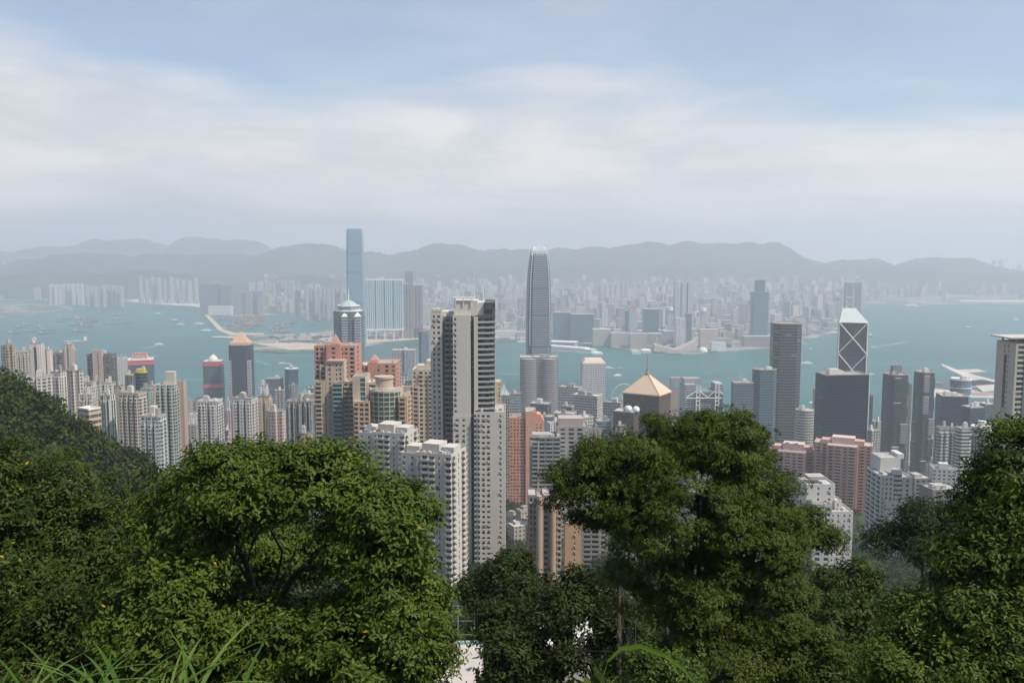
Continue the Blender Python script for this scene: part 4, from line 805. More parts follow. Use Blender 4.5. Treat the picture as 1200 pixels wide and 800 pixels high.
# office slabs beside it
FINED = f('louver', (.13, .135, .135), (.035, .042, .046), Floor=4.6, Height=.6, Curtain=.02, dirt=.1)
tower('office_tower', 857, 883, 449, 1330, f('louver', (.15, .20, .22), (.05, .075, .085), Floor=4.), 'lower grey green glass slab with thin masts beside the teal one', cat='office tower', plant=1, ant=3, ratio=.6)
tower('office_tower', 880, 912, 434, 1350, f('louver', (.10, .17, .20), (.03, .065, .085), Floor=4.), 'teal glass slab with notched roof between grey slab and dark tower', cat='office tower', ratio=.6, rz=.1, plan='chamf')
r_, w_, d_, H_, P = tower('office_tower', 902, 940.5, 380, 1400, FINED, 'tall square dark grey tower ringed with steel lines', cat='office tower', plan='chamf', rz=-.1, ratio=1, plant=0, tank=False)
for k in range(9): b = MB(); a = -w_ * .4 + k * w_ * .1; b.tube([(a, -d_ * .3, H_), (a, -d_ * .3, H_ + 3)], .4, 5); b.build('roof_post', WMETAL, r_)
tower('office_block', 930, 958, 482, 1250, f('louver', (.52, .5, .46), (.09, .09, .09), Floor=4., Height=.4), 'low cream banded office block between the two dark towers', cat='office block', plan='round')
tower('office_tower', 953, 962, 456, 1500, f('fine', (.36, .35, .35), (.12, .12, .12)), 'slim grey tower peeping out by the navy slab', cat='office tower', plant=0)
r_, w_, d_, H_, P = tower('office_tower', 957, 1017, 440, 1150, f('louver', (.012, .021, .038), (.006, .012, .024), Floor=4., Height=.7, dirt=.1), 'wide navy black glass slab in front of the cross braced tower', cat='office tower', rz=.12, ratio=.5, plant=2)
b = MB(); b.tube([(w_ * .5 + .3, -d_ / 2 - .3, 0), (w_ * .5 + .3, -d_ / 2 - .3, H_)], .7, 5); b.build('corner_trim', WMETAL, r_)
tower('office_tower', 1013, 1023, 464, 1300, f('glass', (.13, .17, .17), (.04, .06, .06)), 'slim dark green tower touching the navy slab', cat='office tower', plant=1)
# cross braced tower
x, w_, zt = span(985.5, 1017, 378, 1420); zp = at(1000, 361, 1440).z; zb = 15; H_ = zt - zb
r_ = root('bank_tower', 'triangular glass tower with white cross bracing, sloped glass top and two masts', 'skyscraper', x + 6, 1420 + w_ / 2, zb, -.33)
BG = f('glass', (.13, .155, .17), (.07, .085, .095), Floor=4.2, dirt=.05)
a = w_ / 2; b = MB(); b.prism(poly_rect(w_, w_), 0, H_ - .02, 0, 0); b.build('wall', BG, r_)
hp = zp - zb
b = MB(); b.face([(-a, -a, H_), (a, -a, H_), (a * .15, a * .2, hp), (-a * .75, a * .2, hp)]); b.face([(a, -a, H_), (a, a, H_), (a * .15, a * .2, hp)]); b.face([(-a, a, H_), (-a, -a, H_), (-a * .75, a * .2, hp)]); b.face([(a, a, H_), (-a, a, H_), (-a * .75, a * .2, hp), (a * .15, a * .2, hp)])
b.build('sloped_roof', plain((.52, .56, .55), .3, spec=.4, var=.04), r_)
BR = plain((.74, .74, .72), .45, var=.03)
def brace(p0, p1, r=1.0): b = MB(); b.tube([p0, p1], r, 6); b.build('brace', BR, r_)
mod = w_ * 1.17
for sx, sy in ((-1, -1), (1, -1), (1, 1), (-1, 1)): brace((sx * a, sy * a, 0), (sx * a, sy * a, H_), 1.1)
brace((-a, -a, H_), (a, -a, H_), .8)
for k in range(5):
    z1 = H_ - k * mod; z0 = z1 - mod
    if z0 < 0: break
    brace((-a, -a - .3, z1), (a, -a - .3, z0)); brace((a, -a - .3, z1), (-a, -a - .3, z0)); brace((a + .3, -a, z1), (a + .3, a, z0)); brace((a + .3, a, z1), (a + .3, -a, z0))
for s_ in (-.52, -.05): b = MB(); b.tube([(s_ * a, a * .2, hp - 1), (s_ * a, a * .2, hp + 52)], [.9, .25], 6); b.build('mast', WMETAL, r_)
b = MB(); b.tube([(-.55 * a, a * .2, hp + 17), (-.02 * a, a * .2, hp + 17)], .6, 5); b.tube([(-.52 * a, a * .2, hp + 1), (-.05 * a, a * .2, hp + 10)], .5, 5); b.tube([(-.05 * a, a * .2, hp + 1), (-.52 * a, a * .2, hp + 10)], .5, 5); b.build('mast_frame', WMETAL, r_)
# twin sculpted glass towers
LG = f('glass', (.08, .10, .11), (.025, .04, .048), Floor=4.2)
LG2 = f('glass', (.40, .38, .35), (.16, .18, .19), Floor=4.2)  # paler copy of the glass: bright sky reflections put into its colour
def lippo(px0, px1, ytop, D, label, frame):
    r_, w_, d_, H_, P = tower('office_tower', px0 + 2, px1 - 2, ytop, D, LG, label, cat='office tower', plan='chamf', rz=.15, ratio=1, plant=2, trim=plain((.42, .34, .29)))
    rl = random.Random(int(px0)); z = H_ - 4
    while z > 20:
        h_ = rl.uniform(22, 34); s_ = rl.choice((-1, 1)); b = MB(); xo = s_ * w_ * .2
        b.prism([(xo - w_ * .22, -d_ * .52), (xo - w_ * .17, -d_ * .60), (xo + w_ * .17, -d_ * .60), (xo + w_ * .22, -d_ * .52)], z - h_, z, 0, 1, True); b.build('glass_bay', [LG2 if rl.random() < .5 else LG, WMETAL], r_)
        s_ = -s_; xo = s_ * w_ * .53
        b = MB(); b.prism(sorted([(xo, -d_ * .3), (xo + s_ * w_ * .05, -d_ * .2), (xo + s_ * w_ * .05, d_ * .2), (xo, d_ * .3)], key=lambda p: 0) if s_ > 0 else [(xo, d_ * .3), (xo - w_ * .05, d_ * .2), (xo - w_ * .05, -d_ * .2), (xo, -d_ * .3)], z - h_ * .9, z - 6, 0, 1, True); b.build('glass_bay', [LG, WMETAL], r_)
        z -= h_ + rl.uniform(3, 8)
    if frame: add_box(r_, 'roof_screen', -w_ * .22, w_ * .26, -d_ * .12, d_ * .12, H_ + 1.5, H_ + 13, f('grid', (.14, .15, .16), (.3, .32, .33), Bay=4., Floor=4.))
lippo(1031, 1068, 440, 1330, 'sculpted glass tower with projecting bays and a dark roof screen', True)
lippo(1068, 1099, 437, 1380, 'sculpted glass tower with projecting bays and a red lit roof edge', False)
tower('office_tower', 1052, 1068, 450, 1450, f('vert', (.26, .22, .21), (.1, .1, .1)), 'brown ribbed tower in the gap between the sculpted pair', cat='office tower', plant=0)
tower('office_tower', 1098, 1133, 465, 1250, f('glass', (.06, .085, .10), (.025, .04, .05)), 'dark blue glass block with beige flat roof beside the sculpted pair', cat='office tower', rz=-.15, trim=plain((.5, .42, .36)), plant=2)
r_, w_, d_, H_, P = tower('office_tower', 1111, 1141, 445, 1420, f('glass', (.32, .38, .42), (.13, .19, .23)), 'pale blue glass tower with white curved floor rims', cat='office tower', plan='round', plant=1, trim=WMETAL)
for k in range(3): b = MB(); b.prism([(p * 1.06, q_ * 1.06) for p, q_ in P], H_ - 2 - k * 13, H_ - .5 - k * 13, 0, 0, True); b.build('floor_rim', WMETAL, r_)
tower('office_tower', 1128, 1152, 478, 1150, f('glass', (.10, .13, .15), (.04, .06, .075)), 'navy glass cube before the wave roofed hall', cat='office tower', plant=2, rz=.2)
tower('office_tower', 1146, 1168, 474, 1250, f('glass', (.16, .20, .23), (.06, .09, .11)), 'greyish glass block beside the navy cube', cat='office tower', plant=1, rz=.2)
# convention hall with wing roofs
land('hall_platform', [(1090, 466), (1092, 455), (1130, 449), (1230, 449), (1230, 468)], PALE, 3.4)
r_ = root('convention_hall', 'harbour front hall under sweeping pale wing shaped roofs', 'convention hall', at(1150, 445, 2520).x, 2520, 3)
def wing(name, fx, fz, y0, y1, x0, x1, n=18, m_=8, th=2.2, mat=None):
    g0 = []; b = MB()
    for i in range(n + 1):
        t_ = i / n; x_ = x0 + (x1 - x0) * t_
        g0.append([(x_, y0(t_) + (y1(t_) - y0(t_)) * j / m_, fz(t_, j / m_)) for j in range(m_ + 1)])
    for i in range(n):
        for j in range(m_):
            q_ = [g0[i][j], g0[i + 1][j], g0[i + 1][j + 1], g0[i][j + 1]]; b.face(q_); b.face([(x_, y_, z_ - th) for x_, y_, z_ in q_[::-1]])
        for j in (0, m_):
            p, q_ = g0[i][j], g0[i + 1][j]; b.face([(p[0], p[1], p[2] - th), (q_[0], q_[1], q_[2] - th), q_, p] if j == 0 else [p, q_, (q_[0], q_[1], q_[2] - th), (p[0], p[1], p[2] - th)])
    return b.build(name, mat, r_, True)
WR = plain((.50, .45, .40), .55, var=.05)
zz = lambda py, Y: at(1150, py, Y).z - 3
xr = lambda px, Y=2500: at(px, 440, Y).x - r_.location.x
T_ = [0, .2, .38, .5, .7, 1]
far_e, near_e = [427.5, 429, 432, 434.5, 438, 443], [428.6, 438.5, 445.5, 444, 447.5, 451]
wing('wing_roof', None, lambda t, s: (1 - s) * zz(np.interp(t, T_, near_e), 2440 + 76 * (1 - t) ** 3) + s * zz(np.interp(t, T_, far_e), 2580 - 58 * (1 - t) ** 3) + 6 * math.sin(math.pi * s) * (1 - t), lambda t: -80 + 76 * (1 - t) ** 3, lambda t: 60 - 58 * (1 - t) ** 3, xr(1106), xr(1175), mat=WR)
wing('wing_roof', None, lambda t, s: (1 - s) * zz(457 + 1.5 * t, 2390) + s * zz(450 + 3 * t, 2430) - 3 * math.cos(6 * t), lambda t: -130, lambda t: -90, xr(1128), xr(1175), mat=WR)
wing('wing_roof', None, lambda t, s: (1 - s) * zz(437 - 2 * t, 2590) + s * zz(433.5 - 1.5 * t, 2640), lambda t: 70, lambda t: 120, xr(1142), xr(1175), mat=WR)
add_box(r_, 'wall', xr(1128), xr(1174), -82, 50, 0, zz(451, 2440) - 6, f('glass', (.30, .36, .40), (.13, .19, .23)))
add_box(r_, 'podium', xr(1112), xr(1174), -135, 60, .2, 10, plain((.48, .38, .33)))
# near the tree on the east side
tower('apartment_tower', 1097, 1112, 502, 830, f('louver', (.58, .58, .55), (.16, .17, .17), Floor=3.2), 'white louvred tower, thinnest of the pair below the navy cube', plan='notch', n=1)
tower('apartment_tower', 1111, 1123, 502, 860, f('louver', (.36, .38, .39), (.1, .12, .13)), 'grey ribbed tower squeezed behind the white louvred one', plant=1)
tower('apartment_tower', 1119, 1139, 503, 840, f('louver', (.64, .63, .6), (.06, .07, .08), Floor=3.4, Height=.5), 'white tower with bold black floor bands near the round roof', plan='chamf')
r_, w_, d_, H_, P = tower('restaurant_tower', 1136, 1164, 512, 700, f('vert', (.3, .31, .31), (.08, .09, .1)), 'white tower with a wide round disc roof beside the beige tower', cat='tower', plan='round', plant=0, tank=False)
b = MB(); b.prism([(p * 1.08, q_ * 1.08) for p, q_ in poly_ngon(32, w_ / 2)], H_ + 1.4, H_ + 8, 0, 1, True); b.prism(poly_ngon(16, w_ * .2), H_ + 8.02, H_ + 12, 0, 0); b.build('disc_roof', [plain((.62, .62, .6)), plain((.66, .6, .55))], r_)
# loose filler streets between the named towers
fill = [(222, 234, 486, 1250), (262, 272, 482, 1300), (220, 232, 498, 1000), (262, 271, 505, 900), (322, 334, 458, 1500), (338, 350, 452, 1600), (350, 362, 462, 1500), (360, 371, 455, 1560), (355, 370, 463, 1450), (300, 312, 470, 1400),
        (218, 226, 470, 1700), (226, 240, 468, 1750), (262, 270, 470, 1600), (720, 735, 500, 950), (690, 705, 504, 900), (1014, 1030, 505, 1150), (1020, 1034, 495, 1250), (1096, 1104, 520, 1000), (1140, 1156, 490, 1350), (1085, 1098, 545, 950), (560, 575, 470, 1250),
        (640, 660, 497, 950), (597, 606, 520, 1100), (20, 34, 440, 900), (180, 186, 500, 900), (218, 232, 520, 820), (262, 272, 520, 760)]
flab = {0: ('plain white building wedged low between the towers', WHITE), 1: ('plain beige building wedged low between the towers', BEIGE), 2: ('plain grey building wedged low between the towers', GREY), 3: ('plain pinkish building wedged low between the towers', (.46, .34, .30))}
for i, (a, b_, t_, D) in enumerate(fill):
    k = ro.choice([0, 0, 1, 2, 2, 3]); tower('city_block', a, b_, t_, D, f(ro.choice(['apt', 'office', 'grid']), flab[k][1], (.07, .08, .08)), flab[k][0], cat='building', group=flab[k][0][6:] + 's', rz=ro.uniform(-.5, .5), plan=ro.choice(['rect', 'notch', 'cross']), plant=1)
# low roofs at the water's edge: small buildings, most of them hidden
for i in range(70):
    px = ro.uniform(205, 1100); D = ro.uniform(1550, 1930); x = at(px, 292, D).x; h_ = ro.uniform(8, 30); w_ = ro.uniform(18, 40)
    b = MB(); b.prism(poly_rect(w_, ro.uniform(15, 30)), 0, h_, 0, 1); b.box(-w_ * .2, w_ * .1, -4, 4, h_ + .01, h_ + 3, 1)
    o = b.build('waterfront_building', [FM[ro.choice([0, 1, 2, 4, 6])], ROOF], loc=(x, D, 3)); o.rotation_euler[2] = ro.uniform(-.6, .6); tag(o, 'low waterfront building seen between the shore towers', 'building', 'low waterfront buildings')

for i in range(26):
    px, D = ro.uniform(560, 624), ro.uniform(610, 740); x = at(px, 500, D).x; z_ = float(hgt(x, D)); w_ = ro.uniform(8, 16); h_ = ro.uniform(7, 17)
    b = MB(); b.prism(poly_rect(w_, ro.uniform(7, 12)), -3, h_, 0, 1); b.box(-w_ * .3, w_ * .05, -2, 2, h_ + .01, h_ + 2.2, 1)
    o = b.build('low_house', [FM[ro.choice([0, 1, 2, 3, 5])], ro.choice(ROOFM)], loc=(x, D, z_)); o.rotation_euler[2] = ro.uniform(-.6, .6); tag(o, 'low cluttered house at the foot of the salmon pink tower', 'house', 'low houses below the salmon tower')
# ================================================================== near towers, with windows and balconies modelled
def pane_mat(dark, lite):
    m, g = new_mat('window_glass')
    p = g.n('ShaderNodeNewGeometry').outputs['Position']
    fl = g.n('ShaderNodeVectorMath', {0: g.n('ShaderNodeVectorMath', {0: p, 1: (.45, .45, .33)}, operation='MULTIPLY').outputs[0]}, operation='FLOOR').outputs[0]
    r = g.n('ShaderNodeTexWhiteNoise', {'Vector': fl}).outputs[0]
    finish(g, g.n('ShaderNodeBsdfPrincipled', {'Base Color': g.ramp(r, [(0, dark), (.7, [c * 1.5 for c in dark]), (.72, lite), (1, [c * .6 for c in lite])]), 'Roughness': .15, 'Specular IOR Level': .5})); return m
PANE = pane_mat((.025, .03, .035), (.16, .16, .15)); TEAL = pane_mat((.02, .07, .065), (.06, .16, .14))
_wm = {}
def wmesh(w_, h_, mat):
    k = (round(w_, 1), round(h_, 1), mat.name)
    if k not in _wm:
        b = MB(); a = k[0] / 2; b.face([(-a, 0, 0), (a, 0, 0), (a, 0, k[1]), (-a, 0, k[1])])
        me = bpy.data.meshes.new('window'); me.from_pydata(b.v, [], b.f); me.materials.append(mat); _wm[k] = me
    return _wm[k]
_bm = {}
def bmesh_(w_, dp, hp, mat):
    k = (round(w_, 1), round(dp, 1), round(hp, 2), mat.name)
    if k not in _bm:
        b = MB(); a = k[0] / 2; b.box(-a, a, -dp, 0, -.22, 0); b.box(-a, a, -dp, -dp + .15, .002, hp); b.box(-a, -a + .15, -dp + .152, 0, .002, hp); b.box(a - .15, a, -dp + .152, 0, .002, hp)
        me = bpy.data.meshes.new('balcony'); me.from_pydata(b.v, [], b.f); me.materials.append(mat); _bm[k] = me
    return _bm[k]
ACM = plain((.42, .41, .39))
class NB:
    def __init__(s, name, label, x, y, rz, mats, pane=PANE, balc=None, fh=3.1, cat='apartment tower', group=None, zb=None):
        s.zb = float(hgt(x, y)) - 6 if zb is None else zb
        s.r = root(name, label, cat, x, y, s.zb, rz, group); s.rz = rz; s.x, s.y = x, y
        s.w = MB(); s.mats = mats; s.pane = pane; s.balc = balc or mats[0]; s.fh = fh; s.win = []; s.bal = []
    def lz(s, py, Y): return at(600, py, Y).z - s.zb
    def edge(s, p0, p1, z0, z1, spec, mi=0, fh=None, dp=1.3):
        fh = fh or s.fh; p0, p1 = Vector((*p0, 0)), Vector((*p1, 0)); d = p1 - p0; L = d.length; d.normalize(); n = Vector((d.y, -d.x, 0))
        tot = sum(c[0] for c in spec); u = 0.0; W = s.w
        P = lambda a, z, o=0.0: tuple(p0 + d * a - n * o + Vector((0, 0, z)))
        def quad(a0, a1, za, zb_, o=0.0, m_=mi): W.face([P(a0, za, o), P(a1, za, o), P(a1, zb_, o), P(a0, zb_, o)], mi=m_)
        wn = Matrix.Rotation(s.rz, 3, 'Z') @ n; mid = Matrix.Rotation(s.rz, 3, 'Z') @ ((p0 + p1) / 2) + Vector((s.x, s.y, 0))
        vis = wn.dot(Vector((-mid.x, -mid.y, 0))) > 0
        for c_ in spec:
            wd, ty = c_[0] / tot * L, c_[1]; a0, a1 = u, u + wd; u += wd
            if ty == 'w' or not vis: quad(a0, a1, z0, z1); continue
            if ty == 's':
                o = 2.2; quad(a0, a1, z0, z1, o, len(s.mats) - 1 if len(s.mats) > 2 else mi)
                W.face([P(a0, z0), P(a0, z0, o), P(a0, z1, o), P(a0, z1)], mi=mi); W.face([P(a1, z0, o), P(a1, z0), P(a1, z1), P(a1, z1, o)], mi=mi); W.face([P(a0, z1), P(a1, z1), P(a1, z1, o), P(a0, z1, o)], mi=mi); continue
            fw, lo_, hi_, dep = {'n': (.78, .9, 2.3, .3), 'N': (.9, .6, 2.5, .35), 'b': (.97, .05, 2.75, 1.5), 'p': (.86, .25, 2.5, .4), 'g': (.98, .5, 2.9, .12), 'P': (.9, .1, 2.6, .5)}[ty]
            k = fh / 3.1; b0, b1 = a0 + wd * (1 - fw) / 2, a1 - wd * (1 - fw) / 2; top = z1 - 1.0; zc_ = top
            quad(a0, a1, top, z1); quad(a0, b0, z0, top); quad(b1, a1, z0, top)
            while zc_ - fh > z0:
                f0 = zc_ - fh; w0, w1 = f0 + lo_ * k, f0 + hi_ * k
                quad(b0, b1, f0, w0); quad(b0, b1, w1, zc_)
                W.face([P(b0, w0), P(b1, w0), P(b1, w0, dep), P(b0, w0, dep)], mi=mi); W.face([P(b0, w1, dep), P(b1, w1, dep), P(b1, w1), P(b0, w1)], mi=mi)
                W.face([P(b0, w0), P(b0, w0, dep), P(b0, w1, dep), P(b0, w1)], mi=mi); W.face([P(b1, w0, dep), P(b1, w0), P(b1, w1), P(b1, w1, dep)], mi=mi)
                ang = math.atan2(d.y, d.x); c0 = p0 + d * ((b0 + b1) / 2) - n * dep
                s.win.append((f0, c0.x, c0.y, w0, ang, b1 - b0, w1 - w0))
                if ty in 'bpP':
                    c1 = p0 + d * ((a0 + a1) / 2)
                    s.bal.append((f0, c1.x + (n.x * -.0 if ty != 'b' else -n.x * 1.0), c1.y - (0 if ty != 'b' else n.y * 1.0), f0 + .06 * k + .23, ang, wd * (.98 if ty != 'b' else .955), dp if ty != 'b' else 1.25, .95))
                zc_ = f0
            quad(b0, b1, z0, zc_)
    def block(s, poly, z1, specs=None, z0=0.0, mi=0, cap=None, fh=None, par=True, dp=1.3):
        specs = specs or {}
        for i in range(len(poly)): s.edge(poly[i], poly[(i + 1) % len(poly)], z0, z1, specs.get(i, specs.get('*', [(1, 'w')])), mi, fh, dp)
        b = MB(); zr = z1 - .9 if par else z1
        cx_, cy_ = sum(p[0] for p in poly) / len(poly), sum(p[1] for p in poly) / len(poly)
        Q = [(cx_ + (x - cx_) * .97, cy_ + (y - cy_) * .97) for x, y in poly]; n = len(poly)
        for i in range(n):
            j = (i + 1) % n; s.w.face([(*poly[i], z1), (*poly[j], z1), (*Q[j], z1), (*Q[i], z1)], mi=mi)
            if par: s.w.face([(*Q[j], zr), (*Q[i], zr), (*Q[i], z1), (*Q[j], z1)], mi=mi)
        b.face([(*p, zr) for p in Q]); b.build('roof', cap or ro.choice(ROOFM), s.r)
        xs, ys = [p[0] for p in Q], [p[1] for p in Q]; wx, wy = max(xs) - min(xs), max(ys) - min(ys)
        if par and wx * wy > 90 and n == 4:       # tanks, pipes, cabinets and aerials
            for i in range(int(2 + wx * wy / 90)):
                a, c_ = min(xs) + wx * ro.uniform(.08, .9), min(ys) + wy * ro.uniform(.05, .7); k_ = ro.random()
                if k_ < .35: bb = MB(); bb.prism([(a + u * .9, c_ + v_ * .9) for u, v_ in poly_ngon(10, 1)], zr + .01, zr + ro.uniform(1.2, 2.2)); bb.build('water_tank', ro.choice(PLANTM), s.r)
                elif k_ < .65: add_box(s.r, 'roof_cabinet', a, a + ro.uniform(.8, 2.6), c_, c_ + ro.uniform(.8, 2.), zr + .02, zr + ro.uniform(.8, 2.4), ro.choice(PLANTM))
                elif k_ < .85: bb = MB(); bb.tube([(a, c_, zr + .35), (a + ro.uniform(-4, 4) * .5, c_ + .2, zr + .35), (a, c_ + ro.uniform(2, 4), zr + .35)], .16, 5); bb.build('pipe', GMETAL, s.r)
                else: bb = MB(); bb.tube([(a, c_, zr), (a, c_, zr + ro.uniform(3, 6))], [.09, .05], 4); bb.build('aerial', GMETAL, s.r)
    def rect(s, x0, x1, y0, y1, z1, front=None, right=None, left=None, **k):
        sp = {i: v for i, v in ((0, front), (1, right), (3, left)) if v}; s.block([(x0, y0), (x1, y0), (x1, y1), (x0, y1)], z1, sp, **k)
    def done(s):
        s.w.build('wall', s.mats, s.r)
        ac = MB()
        for t in s.win:      # air conditioners hang beside some of the smaller windows
            if t[5] < 2.2 and ro.random() < .4:
                c_, n_ = math.cos(t[4]), math.sin(t[4]); off = ro.choice((-1, 1)) * (t[5] / 2 - .3)
                ac.rbox(t[1] + c_ * off + n_ * .62, t[2] + n_ * off - c_ * .62, t[4], .8, .5, t[3] - .75, t[3] - .2)
        if ac.f: o = ac.build('air_conditioners', ACM, s.r); o['kind'] = 'stuff'
        for lst, nm in ((s.win, 'window'), (s.bal, 'balcony')):
            lst.sort(key=lambda t: -t[0]); rest = MB()
            for i, t in enumerate(lst):
                me = wmesh(t[5], t[6], s.pane) if nm == 'window' else bmesh_(t[5], t[6], t[7], s.balc)
                M_ = Matrix.Translation(t[1:4]) @ Matrix.Rotation(t[4], 4, 'Z')
                if i < 100:
                    o = bpy.data.objects.new(nm, me); o.matrix_local = M_; link(o, s.r)
                else:
                    for p in me.polygons: rest.face([M_ @ me.vertices[v_].co for v_ in p.vertices])
            if rest.f: o = rest.build('lower_windows' if nm == 'window' else 'lower_balconies', s.pane if nm == 'window' else s.balc, s.r); o['kind'] = 'stuff'
        return s
def roofbox(nb, name, x0, x1, y0, y1, z0, h_, mat=None): return add_box(nb.r, name, x0, x1, y0, y1, z0 + .02, z0 + h_, mat or PLANTM[2])
concw = lambda c, v=.14: plain(c, .85, var=v, scale=.12)

# the tall balcony tower in the middle
D = 500; cx0 = at(548, 500, D).x
WARM, DKG = concw((.54, .505, .455), .1), concw((.20, .20, .195))
T = NB('apartment_tower', 'tallest grey concrete tower with dark balcony bays and two roof masts', cx0, D, 0, [WARM, DKG, concw((.08, .085, .09))], balc=concw((.42, .41, .38)))
X = lambda px, Y=D: at(px, 450, Y).x - cx0
lz = T.lz
T.rect(X(505, 508), X(518.5, 508), 8, 36, lz(366, 508), front=[(1.2, 'w'), (1.3, 'n'), (1.0, 'w'), (1.7, 'n'), (.9, 'w')])
T.rect(X(518, 514), X(534, 514), 14.5, 34, lz(371, 514), front=[(1.6, 'w'), (2.4, 'p'), (.6, 'w'), (2.6, 'p')], mi=1, dp=1.4)
T.rect(X(531), X(551.5), 0, 30, lz(369, D), front=[(.7, 'w'), (1.5, 'n'), (8.3, 'w')], z0=lz(487, D) + .02)
T.rect(X(530.5), X(551.8), -.9, 30, lz(487, D), front=[(1, 'w'), (2.4, 'n'), (1.6, 'w'), (1.8, 'n'), (3.2, 'w')])
T.rect(X(551, 506), X(556.5, 506), 5, 30, lz(372, 506), front=[(1, 'w'), (1.2, 'n'), (1, 'w')], mi=2)
T.rect(X(555.5), X(560), 1, 26, lz(371, 501), z0=lz(482, 498) + .02)
T.rect(X(559.5), X(579.5), 3, 28, lz(370, 503), front=[(3.2, 'P'), (3.4, 'P'), (2.6, 'b')], right=[(4, 'b'), (3, 'w'), (4, 'b'), (6, 'w')], mi=2, z0=lz(482, 498) + .02, dp=1.7)
T.rect(X(568), X(579.5), 3.5, 27, lz(354, 503), front=[(1, 'g'), (1, 'g')], right=[(1, 'g'), (1, 'g'), (1, 'g')], z0=lz(370, 503) + .02, mi=2)
T.rect(X(555.5), X(592), -2, 26, lz(482.5, 498), front=[(1.2, 'p'), (.6, 'w'), (1.3, 'p'), (.8, 'w'), (2.0, 'n'), (.7, 'w'), (2.1, 'n'), (.8, 'w'), (4, 'w'), (1.2, 'n'), (1.9, 'w')], dp=.9)
T.done()
zt_ = lz(352, 508)
roofbox(T, 'plant_room', X(533, 506), X(560, 506), 6, 24, lz(370, 505), zt_ - lz(370, 505), WARM)
roofbox(T, 'plant_room', X(556, 506), X(567.5, 506), 7, 24, lz(370, 505), lz(354.5, 506) - lz(370, 505), PLANTM[2])
roofbox(T, 'roof_frame', X(532, 506), X(556, 506), 5, 8, lz(349.5, 506), .7, WMETAL)
for px in (534, 543, 552): roofbox(T, 'roof_post', X(px, 506), X(px + .8, 506), 5.3, 5.9, zt_ - 3, lz(349.5, 506) - zt_ + 3, WMETAL)
roofbox(T, 'plant_room', X(518, 515), X(531, 515), 16, 30, lz(371, 514), 2.8, WARM); roofbox(T, 'plant_room', X(507, 515), X(515, 515), 14, 30, lz(366, 510), 1.6, CONC)
for px, py in ((556, 317), (566.5, 324)): b = MB(); b.tube([(X(px, 512), 12, zt_ - 1), (X(px, 512), 12, lz(py, 512))], [.34, .14], 6); b.build('roof_mast', WMETAL, T.r)

# white balcony blocks in front of it
def white_block(px, py, D, rz, L, Wd, label, mirror=False):
    v = at(px, py, D); nb = NB('apartment_block', label, v.x, D, rz, [concw((.55, .53, .49), .1)], balc=concw((.57, .53, .48), .08), cat='apartment block', group=None)
    H_ = nb.lz(py, D)
    nb.rect(-L * .5, -L * .02, 3.0, Wd, H_ - 1.5, front=[(1.2, 'w'), (1.1, 'n'), (2.6, 'w'), (1.1, 'n'), (1.5, 'w'), (3.6, 'p'), (.6, 'w')], left=[(4, 'w'), (1.2, 'n'), (4, 'w'), (1.2, 'n'), (3, 'w')])
    nb.rect(-L * .16, L * .5, -.0, Wd - 1, H_, front=[(1.2, 'w'), (.9, 'n'), (.8, 'w'), (3.1, 'p'), (.4, 'w'), (3.1, 'p'), (1.6, 'w'), (1, 'n'), (2.6, 'w'), (3.0, 'p')], right=[(.4, 'w'), (4.2, 'p'), (3, 'w'), (1.3, 'n'), (2.5, 'w'), (4.2, 'p'), (1, 'w')], left=[(1, 'w')])
    nb.done(); M_ = PLANTM[2]
    roofbox(nb, 'penthouse', -L * .1, L * .22, 4, 14, H_ - .9, 4.6, concw((.52, .48, .43)))
    roofbox(nb, 'penthouse', L * .24, L * .46, 6, 15, H_ - .9, 3.0, concw((.5, .48, .45)))
    roofbox(nb, 'penthouse', -L * .45, -L * .2, 7, 15, H_ - 2.4, 3.6, concw((.52, .49, .45)))
    b = MB(); b.loft([[(L * .26, 1.5, H_ - .85), (L * .44, 1.5, H_ - .85), (L * .44, 5.6, H_ - .85), (L * .26, 5.6, H_ - .85)], [(L * .34, 3.4, H_ + 1.6), (L * .36, 3.4, H_ + 1.6), (L * .36, 3.6, H_ + 1.6), (L * .34, 3.6, H_ + 1.6)]]); b.build('skylight', plain((.2, .22, .22), .3), nb.r)
    for i in range(5): a = ro.uniform(-L * .42, L * .42); roofbox(nb, 'roof_cabinet', a, a + ro.uniform(.8, 2), 1 + 3 * (a < 0), 2.4 + 3 * (a < 0), H_ - .9 - 1.5 * (a < -L * .16), ro.uniform(1, 2), M_)
    return nb, H_, L
WB = white_block(497, 530, 430, -.33, 29, 20, 'white apartment block with wavy balcony stacks in front of the tall grey tower')
WA = white_block(445, 506, 480, -.33, 30, 18, 'white apartment block with rooftop satellite dish, half behind its twin')
nb, H_, L = WA
b = MB(); b.loft([[(k * 1.9 * math.cos(2 * math.pi * i / 12), z_, k * 1.9 * math.sin(2 * math.pi * i / 12)) for i in range(12)] for k, z_ in ((1, 0), (.75, .6), (.35, .95), (.05, 1.05))][::-1]); b.loft([[(k * 1.9 * math.cos(2 * math.pi * i / 12), z_ + .1, k * 1.9 * math.sin(2 * math.pi * i / 12)) for i in range(12)] for k, z_ in ((1, 0), (.75, .6), (.35, .95), (.05, 1.05))])
o = b.build('satellite_dish', WMETAL, nb.r); o.location = (-L * .28, 4, H_ + 1.6)

